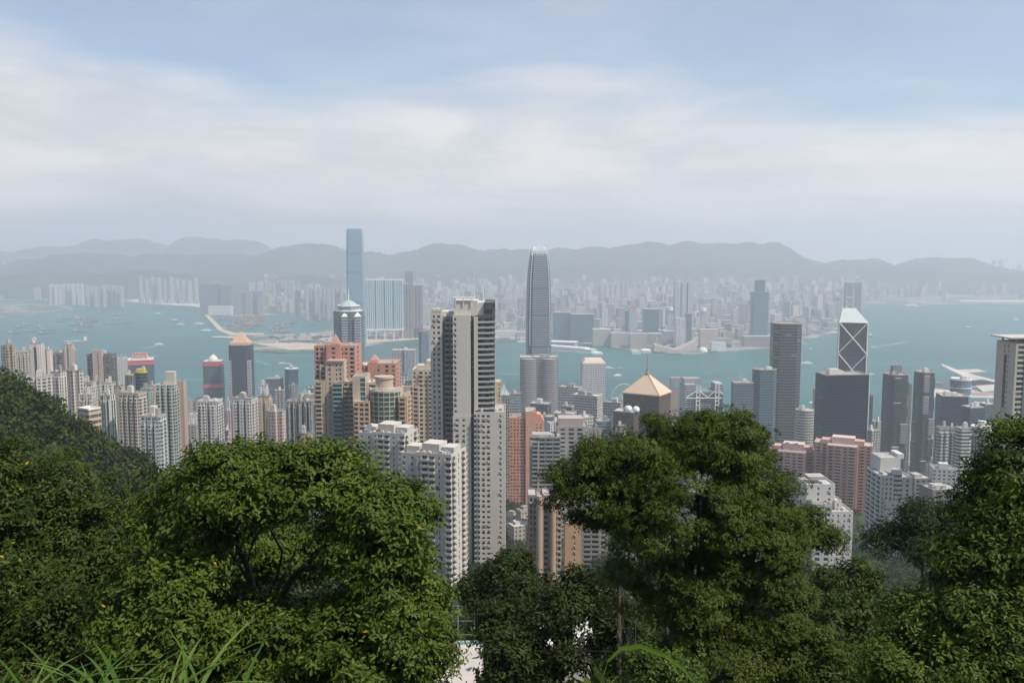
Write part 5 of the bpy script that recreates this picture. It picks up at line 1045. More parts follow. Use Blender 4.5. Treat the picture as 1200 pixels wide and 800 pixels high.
# pink and beige stepped towers
D = 600; cx0 = at(395, 480, D).x; X = lambda px, Y=D: at(px, 450, Y).x - cx0
PK, BG_, BRN = concw((.46, .25, .195)), concw((.48, .40, .30)), concw((.30, .23, .17))
T = NB('apartment_tower', 'pink stepped tower with pointed roof fin above its beige front turret', cx0, D, 0, [PK, BG_, BRN], balc=BG_); lz = T.lz
T.rect(X(369, 612), X(417, 612), 12, 38, lz(405, 612), front=[(.9, 'w'), (1.6, 'N'), (.9, 'w'), (1.8, 'N'), (4.4, 'w'), (1.4, 'n'), (4.2, 'w'), (1.4, 'n'), (.9, 'w'), (1.6, 'n'), (1.2, 'w'), (2.4, 'N'), (.8, 'w')], right=[(2, 'w'), (2, 'N'), (3, 'w')])
T.rect(X(383, 609), X(400, 609), 9, 30, lz(404, 609), front=[(1.4, 'w'), (1.3, 'n'), (1.4, 'w')], z0=lz(450, 609))
T.rect(X(375, 604), X(384, 604), 4, 24, lz(428, 604), front=[(.5, 'w'), (2, 'g'), (.5, 'w')], mi=1)
T.rect(X(382, 602), X(404, 602), 1, 22, lz(424, 601), front=[(1.6, 'w'), (1.3, 'n'), (2.5, 'w'), (1, 'n'), (1.2, 'w'), (1, 'n'), (1.4, 'w')], right=[(1, 'w'), (1, 'n'), (1, 'w')], mi=1)
T.rect(X(369, 601), X(381, 601), -1, 20, lz(446, 599), front=[(.5, 'w'), (2.5, 'p'), (1.5, 'w')], mi=1)
T.rect(X(380.5), X(391), 1.5, 20, lz(448, 601), front=[(1, 'b'), (1, 'b')], mi=2)
T.rect(X(400), X(414), -.5, 20, lz(447, 599), front=[(1.5, 'w'), (2, 'p'), (.5, 'w'), (2.4, 'p')], mi=2)
T.done()
b = MB(); p = poly_ngon(4, 1, 1, math.pi / 4); xa = X(393, 612)
b.loft([[(xa + u * 4.2 * k, 16 + v_ * 4.2 * k, lz(405, 612) + z_) for u, v_ in p] for k, z_ in ((1, .02), (1, 1.5), (.06, 8))]); b.build('roof_fin', PK, T.r)
roofbox(T, 'turret_cap', X(383), X(403), .2, 16, lz(424, 601), 1.0, plain((.44, .3, .22)))
TB = NB('bay_stack', 'green glass bay stack climbing the beige side of the pink tower', at(396, 470, 597).x, 596, 0, [concw((.28, .30, .26))], pane=TEAL, balc=concw((.22, .33, .30)), cat='apartment tower')
TB.rect(-3.2, 3.2, 0, 14, TB.lz(448, 596), front=[(1, 'P')], dp=1.0); TB.done()
cx0 = at(440, 480, D + 40).x; X = lambda px, Y=640: at(px, 450, Y).x - cx0
T = NB('apartment_tower', 'lower pink tower with small roof spike behind the green glass bay', cx0, 640, 0, [PK, BG_, BRN]); lz = T.lz
T.rect(X(414), X(433), 6, 30, lz(428, 645), front=[(1, 'w'), (1.5, 'N'), (1.5, 'w'), (2, 'N'), (2, 'w'), (2, 'N'), (1, 'w')])
T.rect(X(431), X(464), 0, 30, lz(425.5, 640), front=[(6, 'w'), (1, 'n'), (3, 'w'), (2, 'N'), (2, 'w'), (1.6, 'n'), (.6, 'w')], right=[(1, 'w'), (1, 'N'), (1, 'w'), (1, 'N')])
T.done(); b = MB(); b.loft([[(X(438) + u * 4.2 * k, 6 + v_ * 4.2 * k, lz(425.5, 640) + z_) for u, v_ in p] for k, z_ in ((1, .02), (.9, 2), (.06, 6))]); b.build('roof_fin', PK, T.r)
D = 575; cx0 = at(445, 480, D).x; X = lambda px, Y=D: at(px, 450, Y).x - cx0
T = NB('apartment_tower', 'beige tower with round green glass bay and drum roof below the pink towers', cx0, D, 0, [BG_, concw((.50, .36, .24)), BRN], pane=TEAL, balc=concw((.50, .34, .23))); lz = T.lz
T.rect(X(413, 580), X(428, 580), 5, 26, lz(441, 580), front=[(3, 'w'), (2, 'g')]); T.rect(X(427, 580), X(452, 580), 8, 26, lz(448, 583), front=[(1, 'w'), (2, 'N'), (1, 'w'), (2, 'N')])
cb, rb_ = (X(450), X(468) - X(432)), 0
ar = [(X(450) + (X(468) - X(432)) / 2 * math.sin(t_), 6 - 8.5 * math.cos(t_)) for t_ in np.linspace(-1.5, 1.5, 9)]
T.block(ar + [(X(468), 20), (X(432), 20)], lz(459, D - 4), {i: [(.25, 'w'), (4, 'g'), (.25, 'w')] for i in range(8)}, mi=0)
T.rect(X(466.5), X(477), -1, 20, lz(464, D), front=[(.6, 'w'), (3.2, 'p'), (1.2, 'w')], mi=1, right=[(1, 'w'), (2, 'p'), (1, 'w')])
T.rect(X(414), X(433), -2, 20, lz(470, D - 2), front=[(.5, 'w'), (2, 'p'), (.6, 'w'), (2.2, 'N'), (.5, 'w'), (2, 'N'), (.4, 'w')], mi=1)
T.done(); b = MB(); b.prism([(X(449, 582) + u * 6.0, 12 + v_ * 5) for u, v_ in poly_ngon(16, 1)], lz(459, D - 4) - 1, lz(446, D)); b.prism([(X(449, 582) + u * 6.6, 12 + v_ * 5.6) for u, v_ in poly_ngon(16, 1)], lz(446, D) + .02, lz(443.5, D), 0, 0, True); b.build('roof_drum', BG_, T.r)
b = MB()
for i in range(9): b.tube([(*ar[i], lz(459, D - 4)), (*ar[i], lz(459, D - 4) + 1.8)], .18, 4)
for i in range(8): b.tube([(*ar[i], lz(459, D - 4) + 1.8), (*ar[i + 1], lz(459, D - 4) + 1.8)], .15, 4)
b.build('terrace_rail', WMETAL, T.r)
D = 620; cx0 = at(490, 480, D).x; X = lambda px, Y=D: at(px, 450, Y).x - cx0
T = NB('apartment_tower', 'beige stepped tower with roof garden squeezed beside the tall grey tower', cx0, D, 0, [concw((.48, .42, .32)), BG_, concw((.22, .18, .14))], balc=concw((.5, .44, .34))); lz = T.lz
T.rect(X(482), X(507), 4, 26, lz(434, D), front=[(.8, 'w'), (1.4, 'n'), (1.6, 'w'), (2.2, 'p'), (1, 'w'), (1.3, 'n'), (1, 'w'), (2.4, 'p')])
T.rect(X(471), X(491), -1, 24, lz(452, D), front=[(4, 'w'), (1, 'b'), (.5, 'w'), (2, 'N'), (.6, 'w')], mi=1); T.done()
roofbox(T, 'penthouse', X(487), X(503), 8, 20, lz(434, D) - .9, 3.4, concw((.5, .44, .34))); roofbox(T, 'penthouse', X(498), X(507), 10, 22, lz(434, D) + 2.6, 3., concw((.45, .4, .32)))
# yellowish pier tower just past the balconies
D = 700; cx0 = at(584, 480, D).x
T = NB('apartment_tower', 'thin pale yellow tower showing just past the dark balcony bays', cx0, D, 0, [concw((.56, .47, .30))]); T.rect(-4.5, 2.2, 0, 14, T.lz(447, D), front=[(3, 'w'), (.8, 'n'), (.5, 'w')]); T.done()
# salmon tower
D = 800; cx0 = at(615, 520, D).x; X = lambda px, Y=D: at(px, 540, Y).x - cx0
SAL = concw((.56, .27, .18))
T = NB('apartment_tower', 'salmon pink tower with small square windows rising from a wooded gap', cx0, D, 0, [SAL, concw((.58, .32, .22))]); lz = T.lz
T.rect(X(597), X(617), 0, 22, lz(489, D), front=[(.6, 'w')] + [(1.5, 'n'), (.8, 'w')] * 5)
T.rect(X(616), X(628), -2, 22, lz(481.5, D), right=[(1, 'w'), (1, 'n'), (2, 'w')], mi=1); T.rect(X(625), X(638), 3, 20, lz(495, D), front=[(1, 'w'), (.8, 'n'), (.8, 'w'), (.8, 'n'), (1, 'w')], right=[(1, 'w'), (1, 'n'), (1, 'w')], mi=1); T.done()
b = MB(); h0 = lz(495, D); b.loft([[(X(625), 3, h0), (X(638), 3, h0), (X(638), 20, h0), (X(625), 20, h0)], [(X(629), 3.1, h0 + 7), (X(633), 3.1, h0 + 7), (X(633), 19, h0 + 7), (X(629), 19, h0 + 7)]]); b.build('gable_roof', SAL, T.r)
# grey flats and brown towers in the gap
D = 620; cx0 = at(650, 540, D).x; X = lambda px, Y=D: at(px, 540, Y).x - cx0
T = NB('apartment_block', 'grey weathered flats with many enclosed balconies beside the treetop', cx0, D, 0, [concw((.36, .34, .32), .25), concw((.24, .24, .24))], cat='apartment block', balc=concw((.32, .32, .31), .25)); lz = T.lz
T.rect(X(621), X(632), -1, 18, lz(516, D), front=[(1, 'w'), (3, 'p'), (.6, 'w')]); T.rect(X(631), X(656), 0, 18, lz(512, D), front=[(3, 'b'), (.4, 'w'), (3, 'b'), (.4, 'w'), (3, 'b')], mi=1)
T.rect(X(653), X(690), 5, 26, lz(501, D), front=[(1, 'w'), (2, 'n'), (1, 'w'), (2, 'N'), (1, 'w'), (2, 'N'), (2, 'w')]); T.done()
roofbox(T, 'penthouse', X(655), X(684), 8, 22, lz(501, D) - .9, 6, concw((.40, .34, .31))); roofbox(T, 'penthouse', X(624), X(650), 4, 14, lz(513, D) - .9, 2.6, CONC)
D = 440; cx0 = at(637, 600, D).x; X = lambda px, Y=D: at(px, 640, Y).x - cx0
BEG = concw((.42, .31, .215), .2)
T = NB('apartment_tower', 'brown tower with rounded corner columns, nearest in the gap between trees', cx0, D, 0, [BEG, concw((.25, .22, .19), .2), concw((.12, .12, .12))], balc=concw((.3, .27, .24))); lz = T.lz
T.rect(X(619), X(629), 2, 16, lz(581, D), front=[(1, 'w'), (1.4, 'N'), (.8, 'w'), (1.3, 'N'), (.4, 'w')], mi=1); T.rect(X(628), X(637), 0, 16, lz(584, D), front=[(2, 'w'), (.7, 'n'), (2, 'w')])
T.rect(X(636), X(646), 3, 18, lz(582, D), front=[(.5, 'w'), (1.5, 'b'), (1, 'w')], mi=1); T.rect(X(645), X(658), .5, 17, lz(589, D), front=[(2, 'w'), (1.6, 'b'), (.5, 'w'), (1.6, 'N'), (.4, 'w')]); T.done()
for px in (632, 648): b = MB(); b.prism([(X(px) + u * 1.5, .2 + v_ * 1.2) for u, v_ in poly_ngon(16, 1)], 0, lz(584, D) + 1.5); b.build('corner_column', BEG, T.r)
D = 470; cx0 = at(672, 640, D).x
T = NB('apartment_tower', 'orange tan tower with one line of small windows behind the dark treetop', cx0, D, 0, [concw((.50, .32, .19))]); T.rect(-4.6, 4.2, 0, 14, T.lz(612, D), front=[(4, 'w'), (.8, 'n'), (2.6, 'w')]); T.done()
D = 520; cx0 = at(695, 640, D).x
T = NB('apartment_tower', 'dark grey balcony tower showing through the gaps of the big tree', cx0, D, 0, [concw((.3, .29, .28)), concw((.15, .15, .15))], balc=concw((.3, .29, .28))); T.rect(-7, 9, 0, 16, T.lz(560, D), front=[(1, 'w'), (3, 'b'), (.5, 'w'), (3, 'b'), (1, 'w'), (2, 'N'), (1, 'w')]); T.done()
D = 480
for px, py, w_, c_, lab in ((760, 570, 30, (.34, .33, .31), 'grey flats glimpsed in the holes of the big tree'), (890, 636, 26, (.62, .6, .57), 'white flats glimpsed low behind the big tree')):
    T = NB('apartment_block', lab, at(px, py, D).x, D, 0, [concw(c_)], cat='apartment block'); T.rect(-w_ / 2, w_ / 2, 0, 15, T.lz(py, D), front=[(1, 'w'), (2.4, 'p'), (1, 'w'), (1.4, 'n')] * 3 + [(1, 'w')]); T.done()
# pink cross plan towers
PK2 = concw((.50, .31, .265)); PK2L = concw((.58, .42, .37))
def pink_cross(px, py, D, rz, L, Wd, label):
    v = at(px, py, D); nb = NB('apartment_tower', label, v.x, D + Wd / 2, rz, [PK2, PK2L], balc=PK2L); H_ = nb.lz(py, D)
    P = poly_cross(L, Wd, .24); sp = {i: ([(.6, 'w'), (1.6, 'N'), (.7, 'w'), (2.4, 'p'), (.7, 'w'), (1.4, 'n'), (.6, 'w'), (2.4, 'p'), (.7, 'w')] if math.dist(P[i], P[(i + 1) % 12]) > L * .4 else [(.8, 'w'), (1.6, 'p'), (.6, 'w'), (1.3, 'n'), (.6, 'w')]) for i in range(12)}
    nb.block(P, H_, sp, dp=.9, fh=2.85); nb.done()
    roofbox(nb, 'plant_room', -L * .2, L * .2, -Wd * .16, Wd * .16, H_ - .9, 6, PK2L); roofbox(nb, 'plant_room', -L * .38, -L * .22, -6, 6, H_ - .9, 3, PK2); roofbox(nb, 'plant_room', L * .2, L * .36, -5, 5, H_ - .9, 3.6, PK2)
    return nb, H_
pink_cross(998, 523, 775, -.42, 49, 38, 'pink cross shaped tower, taller of the pair above the white stepped flats')
nb, H_ = pink_cross(938, 530, 800, -.42, 47, 38, 'pink cross shaped tower with white roof dishes, half behind the big tree')
for a in (-5, 3): b = MB(); b.loft([[(a + k * 2 * math.cos(i * math.pi / 5), k * 2 * math.sin(i * math.pi / 5), z_) for i in range(10)] for k, z_ in ((.3, 0), (1, 1.2), (1.05, 1.4))]); o = b.build('satellite_dish', WMETAL, nb.r); o.location = (0, -5, H_ + 5.3)
# white stepped flats below them
WH = concw((.57, .56, .54), .1)
D = 470; cx0 = at(975, 600, D).x; X = lambda px, Y=D: at(px, 600, Y).x - cx0
T = NB('apartment_block', 'white stepped flats with blank upper wall at the edge of the big tree', cx0, D, 0, [WH, concw((.5, .49, .47))], cat='apartment block'); lz = T.lz
T.rect(X(950), X(984), 8, 24, lz(567, D + 8), front=[(5, 'w'), (1.2, 'n'), (4, 'w'), (1.2, 'n'), (2, 'w')]); T.rect(X(983), X(991), 6, 22, lz(586, D + 6), front=[(1, 'w'), (.8, 'n'), (1.5, 'w')]); T.rect(X(972), X(1000), 0, 20, lz(599, D), front=[(1.4, 'w'), (.9, 'n'), (1.8, 'w'), (.9, 'n'), (2.2, 'w'), (.9, 'n'), (1.8, 'w'), (.9, 'n'), (1.2, 'w')]); T.rect(X(952), X(973), -2, 18, lz(590, D), front=[(1, 'w'), (2, 'N'), (1.5, 'w'), (2, 'N'), (.5, 'w')], mi=1); T.done()
roofbox(T, 'penthouse', X(955), X(975), 12, 20, lz(567, D) - .9, 1.8, CONC)
D = 560; cx0 = at(1045, 600, D).x; X = lambda px, Y=D: at(px, 600, Y).x - cx0
T = NB('apartment_block', 'white flats with a round corner turret and stepped green roof terraces', cx0, D, 0, [WH, concw((.40, .42, .43)), concw((.1, .11, .12))], cat='apartment block', balc=concw((.5, .5, .49))); lz = T.lz
T.rect(X(1040), X(1064), 14, 30, lz(536, D + 14), front=[(1, 'w')], right=[(2, 'w'), (1, 'n'), (3, 'w')]); T.rect(X(1030), X(1046), 0, 22, lz(557, D), front=[(1, 'w'), (.8, 'n'), (.8, 'w'), (1.2, 'n'), (.8, 'w'), (1.2, 'n'), (.8, 'w')], left=[(2, 'b'), (.4, 'w'), (2, 'b'), (.4, 'w'), (2, 'b')]); T.rect(X(1045), X(1071), 4, 30, lz(559, D + 4), front=[(3, 'w'), (1.2, 'n'), (1, 'w'), (1.2, 'n'), (1, 'w')]); T.rect(X(1036), X(1070), -6, 4, lz(587, D - 6), right=[(1, 'b'), (1, 'b')]); T.done()
roofbox(T, 'penthouse', X(1064), X(1071), 18, 30, lz(545, D), 3.2, WH); b = MB(); b.prism([(X(1051) + u * 3.2, 3 + v_ * 3.2) for u, v_ in poly_ngon(20, 1)], 0, lz(551, D), 0, 0); b.build('corner_turret', WH, T.r)
for k in range(12): b = MB(); z_ = lz(551, D) - 3 - k * 3.1; b.prism([(X(1051) + u * 3.26, 3 + v_ * 3.26) for u, v_ in poly_ngon(20, 1)], z_ - 1.3, z_, 0, 0, True); b.build('window_band', DARK, T.r)
D = 700
T = NB('apartment_block', 'small white block with window rows beside the leafy tree on the east', at(1108, 550, D).x, D, -.25, [WH], cat='apartment block'); T.rect(-9, 9, 0, 14, T.lz(549, D), front=[(1, 'n'), (.7, 'w')] * 5, right=[(2, 'w'), (1, 'n'), (2, 'w')]); T.done(); roofbox(T, 'penthouse', -4, 3, 4, 10, T.lz(549, D) - .9, 4, WH)
for px0, px1, py, D, lab in ((1071, 1094, 560, 660, 'dark grey low block with a planted roof below the sculpted towers'), (1092, 1128, 573, 620, 'long dark grey terrace block partly behind the leafy tree')):
    a = at(px0, py, D).x; w_ = at(px1, py, D).x - a; T = NB('apartment_block', lab, a + w_ / 2, D, .15, [concw((.19, .18, .175)), DKG], cat='apartment block'); T.rect(-w_ / 2, w_ / 2, 0, 16, T.lz(py, D), front=[(1, 'w'), (2, 'N')] * 3 + [(1, 'w')]); T.done(); roofbox(T, 'penthouse', -w_ * .3, w_ * .1, 4, 12, T.lz(py, D) - .9, 2.6, CONC)
# beige tower at the east edge
D = 520; v = at(1190, 420, D)
T = NB('apartment_tower', 'beige tower with blank flank, ladder of dark slits and flat roof canopy', v.x, D, .06, [concw((.48, .44, .37)), concw((.56, .48, .34))], balc=concw((.56, .5, .38))); lz = T.lz
Ld = 19; H_ = lz(402, D)
T.block([(0, 0), (18, 0), (18, Ld), (0, Ld)], H_, {0: [(.6, 'w'), (3, 'N'), (.5, 'w'), (2.6, 'p'), (.8, 'w'), (3, 'N')], 3: [(7, 'w'), (1.1, 'n'), (2.4, 'w'), (1.1, 'n'), (6, 'w')]}); T.done()
add_box(T.r, 'flank_slot', -.25, -.02, 8.5, 10.5, H_ - 40, H_ - 8, DARK)
add_box(T.r, 'roof_canopy', -5, 19, -1, Ld - 1, H_ + 2.6, H_ + 3.4, plain((.5, .46, .4)))
for a, c_ in ((1, 2), (1, 15), (9, 2), (16, 2), (9, 15)): add_box(T.r, 'canopy_post', a, a + .8, c_, c_ + .8, H_ - .88, H_ + 2.58, CONC)
add_box(T.r, 'penthouse', 6, 17, 6, 17, H_ - .88, H_ + 2.4, plain((.25, .24, .22)))
# white roofed house and fenced court just below the viewpoint
x = at(655, 760, 62).x
r_ = root('house', 'white flat roofed house glimpsed through leaves at the bottom of the slope', 'house', x, 66, float(hgt(x, 66)) - 1)
zr = at(655, 752, 62).z - r_.location.z
b = MB(); b.box(-2.4, 2.3, -4, 5, 0, zr - .25); b.build('wall', plain((.56, .55, .52), var=.08), r_); b = MB(); b.box(-2.7, 2.6, -4.4, 5.4, zr - .24, zr); b.build('roof', plain((.52, .51, .48), var=.15, scale=1.), r_)
for a in (-1.5, .6): add_box(r_, 'window', a, a + .9, -4.06, -4.01, zr - 1.9, zr - .8, PANE)
x = at(545, 780, 58).x; zc_ = at(545, 766, 58).z
r_ = root('tennis_court', 'pale concrete court with a teal edge at the foot of the slope', 'court', x, 58, zc_ - 6)
b = MB(); b.box(-2.2, 1.2, -6, 1.5, 0, 6); b.build('slab', plain((.42, .385, .345), var=.2, scale=.6), r_); b = MB(); b.box(-2.2, 1.2, 1.52, 1.8, 0, 6.15); b.build('kerb', plain((.2, .32, .3)), r_)
r_ = root('fence', 'tall wire fence posts along the back of the pale court', 'fence', x, 60.2, zc_ - 6)
for a in (-2.1, -.6, .55, 1.7): b = MB(); b.tube([(a, 0, 0), (a, 0, 6 + 2.6)], .035, 5); b.build('post', GMETAL, r_)
b = MB()
for z_ in (6.4, 7.4, 8.5): b.tube([(-2.1, 0, z_), (1.7, 0, z_)], .015, 4)
b.build('wire', GMETAL, r_)
# ================================================================== vegetation
def unit(v): return v / np.maximum(np.linalg.norm(v, axis=-1, keepdims=True), 1e-9)
def leaf_mesh(name, base, dirs, nrm, L, wr, tone, mat, parent=None):
    """every leaf a small folded blade: two quads that share the midrib"""
    N = len(base); side = unit(np.cross(dirs, nrm)); nrm = np.cross(side, dirs); L = L[:, None]; Wd = L * wr / 2
    v = np.stack([base, base + dirs * L * .35 + side * Wd + nrm * L * .05, base + dirs * L * .72 + side * Wd * .82 + nrm * L * .03, base + dirs * L - nrm * L * .10,
                  base + dirs * L * .72 - side * Wd * .82 + nrm * L * .03, base + dirs * L * .35 - side * Wd + nrm * L * .05], 1).reshape(-1, 3)
    i = np.arange(N)[:, None] * 6
    fc = np.concatenate([i + np.array([[0, 1, 2, 3]]), i + np.array([[0, 3, 4, 5]])], 1).reshape(-1, 4)
    return np_mesh(name, v, fc, mat, parent, np.repeat(tone, 2))
def crown_leaves(lobes, seed, clump_r, ros, lv, L, wr=.42, shell=.45, up=.65, flat=.75, low=-.55, Lj=.3, yl=.0, dens=1., sm=.0, e0=-.25, e1=.75):
    """lobes: (centre, radii, clumps). Clumps of whorled leaves sit in the outer part of each lobe and leave gaps between them"""
    rg = np.random.default_rng(seed); B, Dr, Nn, Tn = [], [], [], []; cents = []
    for c, r, n in lobes:
        n = int(n * dens); d = unit(rg.normal(size=(n * 2, 3))); d = d[d[:, 2] > low][:n]; rad = 1 - shell * rg.random(len(d)) ** 1.6
        cc = np.array(c) + d * np.array(r) * rad[:, None]; cents.append(cc)
        cr = clump_r * rg.uniform(.6, 1.35, len(d)); ct = rg.normal(0, .10, len(d))
        k = len(d); o = unit(rg.normal(size=(k, ros, 3))) * (rg.random((k, ros, 1)) ** .4) * cr[:, None, None]; o[..., 2] *= flat
        rp = (cc[:, None] + o); ax = unit(.55 * d[:, None] + up * np.array([0, 0, 1.]) + .5 * unit(o) + .35 * rg.normal(size=o.shape))
        rp, ax = rp.reshape(-1, 3), ax.reshape(-1, 3); tt = np.repeat(ct, ros) + rg.normal(0, .08, len(rp))
        h = unit(np.cross(ax, unit(rg.normal(size=ax.shape)))); q_ = np.cross(ax, h)
        ph = (np.arange(lv) * 2 * np.pi / lv)[None] + rg.uniform(0, 6.3, (len(rp), 1)) + rg.normal(0, .8, (len(rp), lv))
        ra = h[:, None] * np.cos(ph)[..., None] + q_[:, None] * np.sin(ph)[..., None]
        el = rg.uniform(e0, e1, (len(rp), lv))[..., None]
        dr = ra * np.cos(el) + ax[:, None] * np.sin(el) - np.array([0, 0, .18]); nn = ax[:, None] * (np.cos(el) + sm) - ra * np.sin(el)
        B.append(np.repeat(rp, lv, 0) + rg.normal(0, L * .55, (len(rp) * lv, 3))); Dr.append(unit(dr.reshape(-1, 3))); Nn.append(unit(nn.reshape(-1, 3) + .2 * rg.normal(size=(len(rp) * lv, 3)))); Tn.append(np.repeat(tt, lv))
    B, Dr, Nn, Tn = map(np.concatenate, (B, Dr, Nn, Tn)); N = len(B)
    tone = np.clip(.45 + Tn + rg.normal(0, .16, N), 0, .97); yel = rg.random(N) < yl; tone[yel] = 1.0
    return B, Dr, Nn, L * (1 + rg.uniform(-Lj, Lj, N)), wr, tone, np.concatenate(cents)
def limbs(b, base, fork, tips, rg, r0, k=7, wob=.12):
    """a tapered trunk to the fork, a few crooked boughs, and thinner limbs that leave the boughs for the tips"""
    base, fork, tips = np.array(base, float), np.array(fork, float), np.array(tips, float)
    m_ = (base + fork) / 2 + rg.normal(0, .05, 3) * np.linalg.norm(fork - base); b.tube([base, m_, fork], [r0 * 1.25, r0, r0 * .85], 10)
    nb_ = max(3, len(tips) // 7); cen = tips[rg.choice(len(tips), nb_, replace=False)]
    for _ in range(4):
        own = np.argmin(((tips[:, None] - cen[None]) ** 2).sum(-1), 1); cen = np.array([tips[own == c].mean(0) if (own == c).any() else cen[c] for c in range(nb_)])
    def crooked(p0, p1, r1, r2, n, w_, sag):
        d = p1 - p0; ln = np.linalg.norm(d); pts = [p0]; dr = np.zeros(3)
        for i in range(1, n):
            s_ = i / (n - 1); dr = dr * .6 + rg.normal(0, w_ * ln / n, 3); pts.append(p0 + d * s_ + dr * (1 - s_ ** 3) + np.array([0, 0, sag * ln * math.sin(math.pi * s_)]))
        pts[-1] = p1; b.tube(pts, [r1 + (r2 - r1) * i / (n - 1) for i in range(n)], 6, cap=False); return pts
    for c in range(nb_):
        mine = tips[own == c]
        if not len(mine): continue
        st = base + (fork - base) * rg.uniform(.72, 1.0); end = st + (cen[c] - st) * .8; r1 = r0 * rg.uniform(.4, .62)
        bp_ = crooked(st, end, r1, r1 * .4, 9, wob * 3.2, rg.uniform(-.05, .14))
        for t in mine:
            q_ = rg.integers(3, 8); r2 = r1 * (1 - .6 * q_ / 8) * .5
            tp = crooked(bp_[q_], t, r2, r2 * .2, 6, wob * 3, rg.uniform(-.05, .1)); e = tp[3] + rg.normal(0, .22, 3) * np.linalg.norm(t - bp_[q_]); b.tube([tp[3], (tp[3] + e) / 2 + rg.normal(0, .03, 3), e], [r2 * .4, r2 * .25, r2 * .1], 4, cap=False)
BARKD, BARKG = bark((.055, .042, .03)), bark((.16, .14, .11))
def lobe(px, py, Y, rx, ry, n, dz=None):
    c = at(px, py, Y); k = Y / F; return (c, (rx * k, dz or (rx + ry) / 2 * k, ry * k), n)
def plant_tree(name, label, lobes, seed, mat, base, fork, ntips, r0, bk, cat='tree', group=None, **kw):
    rg = np.random.default_rng(seed + 100); gz = float(hgt(base[0], base[1])) - .3
    r_ = root(name, label, cat, base[0], base[1], gz, 0, group); off = np.array([base[0], base[1], gz])
    B, Dr, Nn, L, wr, tone, cents = crown_leaves(lobes, seed, **kw)
    leaf_mesh('crown', B - off, Dr, Nn, L, wr, tone, mat, r_)
    b = MB(); idx = rg.choice(len(cents), min(ntips, len(cents)), replace=False)
    limbs(b, (0, 0, 0), np.array(fork) - off, cents[idx] - off, rg, r0); b.build('trunk', bk, r_, True)
    return r_
LEAF_A = foliage('broad_leaf', (.032, .055, .008), (.068, .102, .012), (.118, .15, .02))
LEAF_B = foliage('dull_leaf', (.022, .036, .006), (.044, .065, .009), (.08, .10, .016))
LEAF_C = foliage('fine_leaf', (.032, .047, .006), (.060, .083, .009), (.095, .116, .014), yellow=.0, transl=.22)
LEAF_E = foliage('shade_leaf', (.018, .028, .006), (.032, .045, .008), (.058, .072, .012), yellow=.0)  # darker greens: the shade of the deep gap is put into the leaf colour
LEAF_D = foliage('bright_leaf', (.03, .06, .012), (.06, .11, .018), (.12, .17, .03))  # brighter greens: the sunlit patch is put into the leaf colour
LEAF_P = foliage('pine_needle', (.02, .035, .012), (.035, .055, .018), (.05, .075, .025), yellow=.0)
FOREST = foliage('forest_leaf', (.018, .030, .006), (.040, .056, .010), (.076, .09, .018), yellow=.0, transl=.12, rough=.9, spec=.05)
GRASSM = foliage('grass_blade', (.04, .085, .015), (.08, .15, .025), (.14, .21, .05), yellow=.05, transl=.4)

# wooded ridge and slope: nobody could count these crowns
rg = np.random.default_rng(17)
N = 3600; t = rg.uniform(-.15, 1.1, N); o_ = rg.normal(0, 42, N)
cx_ = -330 + 235 * t + o_ * .39; cy_ = 230 + 100 * t - o_ * .92
sx_, sy_ = rg.uniform(-260, 160, 2600), rg.uniform(45, 430, 2600)
hx_, hy_ = np.concatenate([rg.uniform(-330, 10, 2200), rg.uniform(50, 330, 2600)]), np.concatenate([rg.uniform(420, 600, 2200), rg.uniform(90, 570, 2600)])
gx_, gy_ = rg.uniform(-60, 30, 500), rg.uniform(735, 860, 500)
gx_, gy_ = np.concatenate([gx_, rg.uniform(-700, 750, 1500)]), np.concatenate([gy_, rg.uniform(570, 1020, 1500)])
cx_ = np.concatenate([cx_, sx_, gx_, hx_]); cy_ = np.concatenate([cy_, sy_, gy_, hy_]); ok = (cy_ > 40)
cx_, cy_ = cx_[ok], cy_[ok]; cr = rg.uniform(1.6, 5.2, len(cx_)); cz_ = hgt(cx_, cy_) + cr * .8
K = 84; d = unit(rg.normal(size=(len(cx_), K, 3))); d[..., 2] = np.abs(d[..., 2]) * 1.1 - .25; d = unit(d)
pos = np.stack([cx_, cy_, cz_], -1)[:, None] + d * cr[:, None, None] * rg.uniform(.75, 1.08, (len(cx_), K, 1)); pos = pos.reshape(-1, 3)
nn = unit(d.reshape(-1, 3) + .5 * rg.normal(size=(len(pos), 3))); dd = unit(np.cross(nn, rg.normal(size=nn.shape)))
tone = np.clip(np.repeat(rg.normal(.42, .27, len(cx_)), K) + rg.normal(0, .12, len(pos)), 0, .97)
o = leaf_mesh('forest', pos, dd, nn, rg.uniform(.8, 1.5, len(pos)), .75, tone, FOREST); tag(o, 'dense dark green wood covering the ridge and the slope below it', 'forest', kind='stuff')

# the two broad leaved trees on the west
A = [lobe(285, 568, 14, 86, 50, 95), lobe(365, 570, 14, 92, 52, 110), lobe(445, 625, 13.6, 66, 66, 95), lobe(464, 695, 13.4, 54, 78, 76), lobe(225, 605, 14.2, 70, 60, 70), lobe(330, 750, 13.4, 110, 50, 100), lobe(428, 765, 13, 94, 70, 104), lobe(205, 720, 13.2, 92, 74, 100), lobe(488, 760, 13.8, 32, 60, 30), lobe(335, 655, 17, 92, 50, 85, .9), lobe(300, 660, 18, 80, 60, 60, .8)]
b0 = at(330, 660, 14.6)
plant_tree('broadleaf_tree', 'domed green tree with whorled leaves and a dark hollow under its crown', A, 1, LEAF_A, (b0.x, 14.8), at(315, 705, 14.8), 46, .15, BARKD, clump_r=.36, flat=.5, dens=.85, ros=25, lv=8, L=.086, sm=.4, e0=-.15, e1=.6, yl=.003, shell=.35)
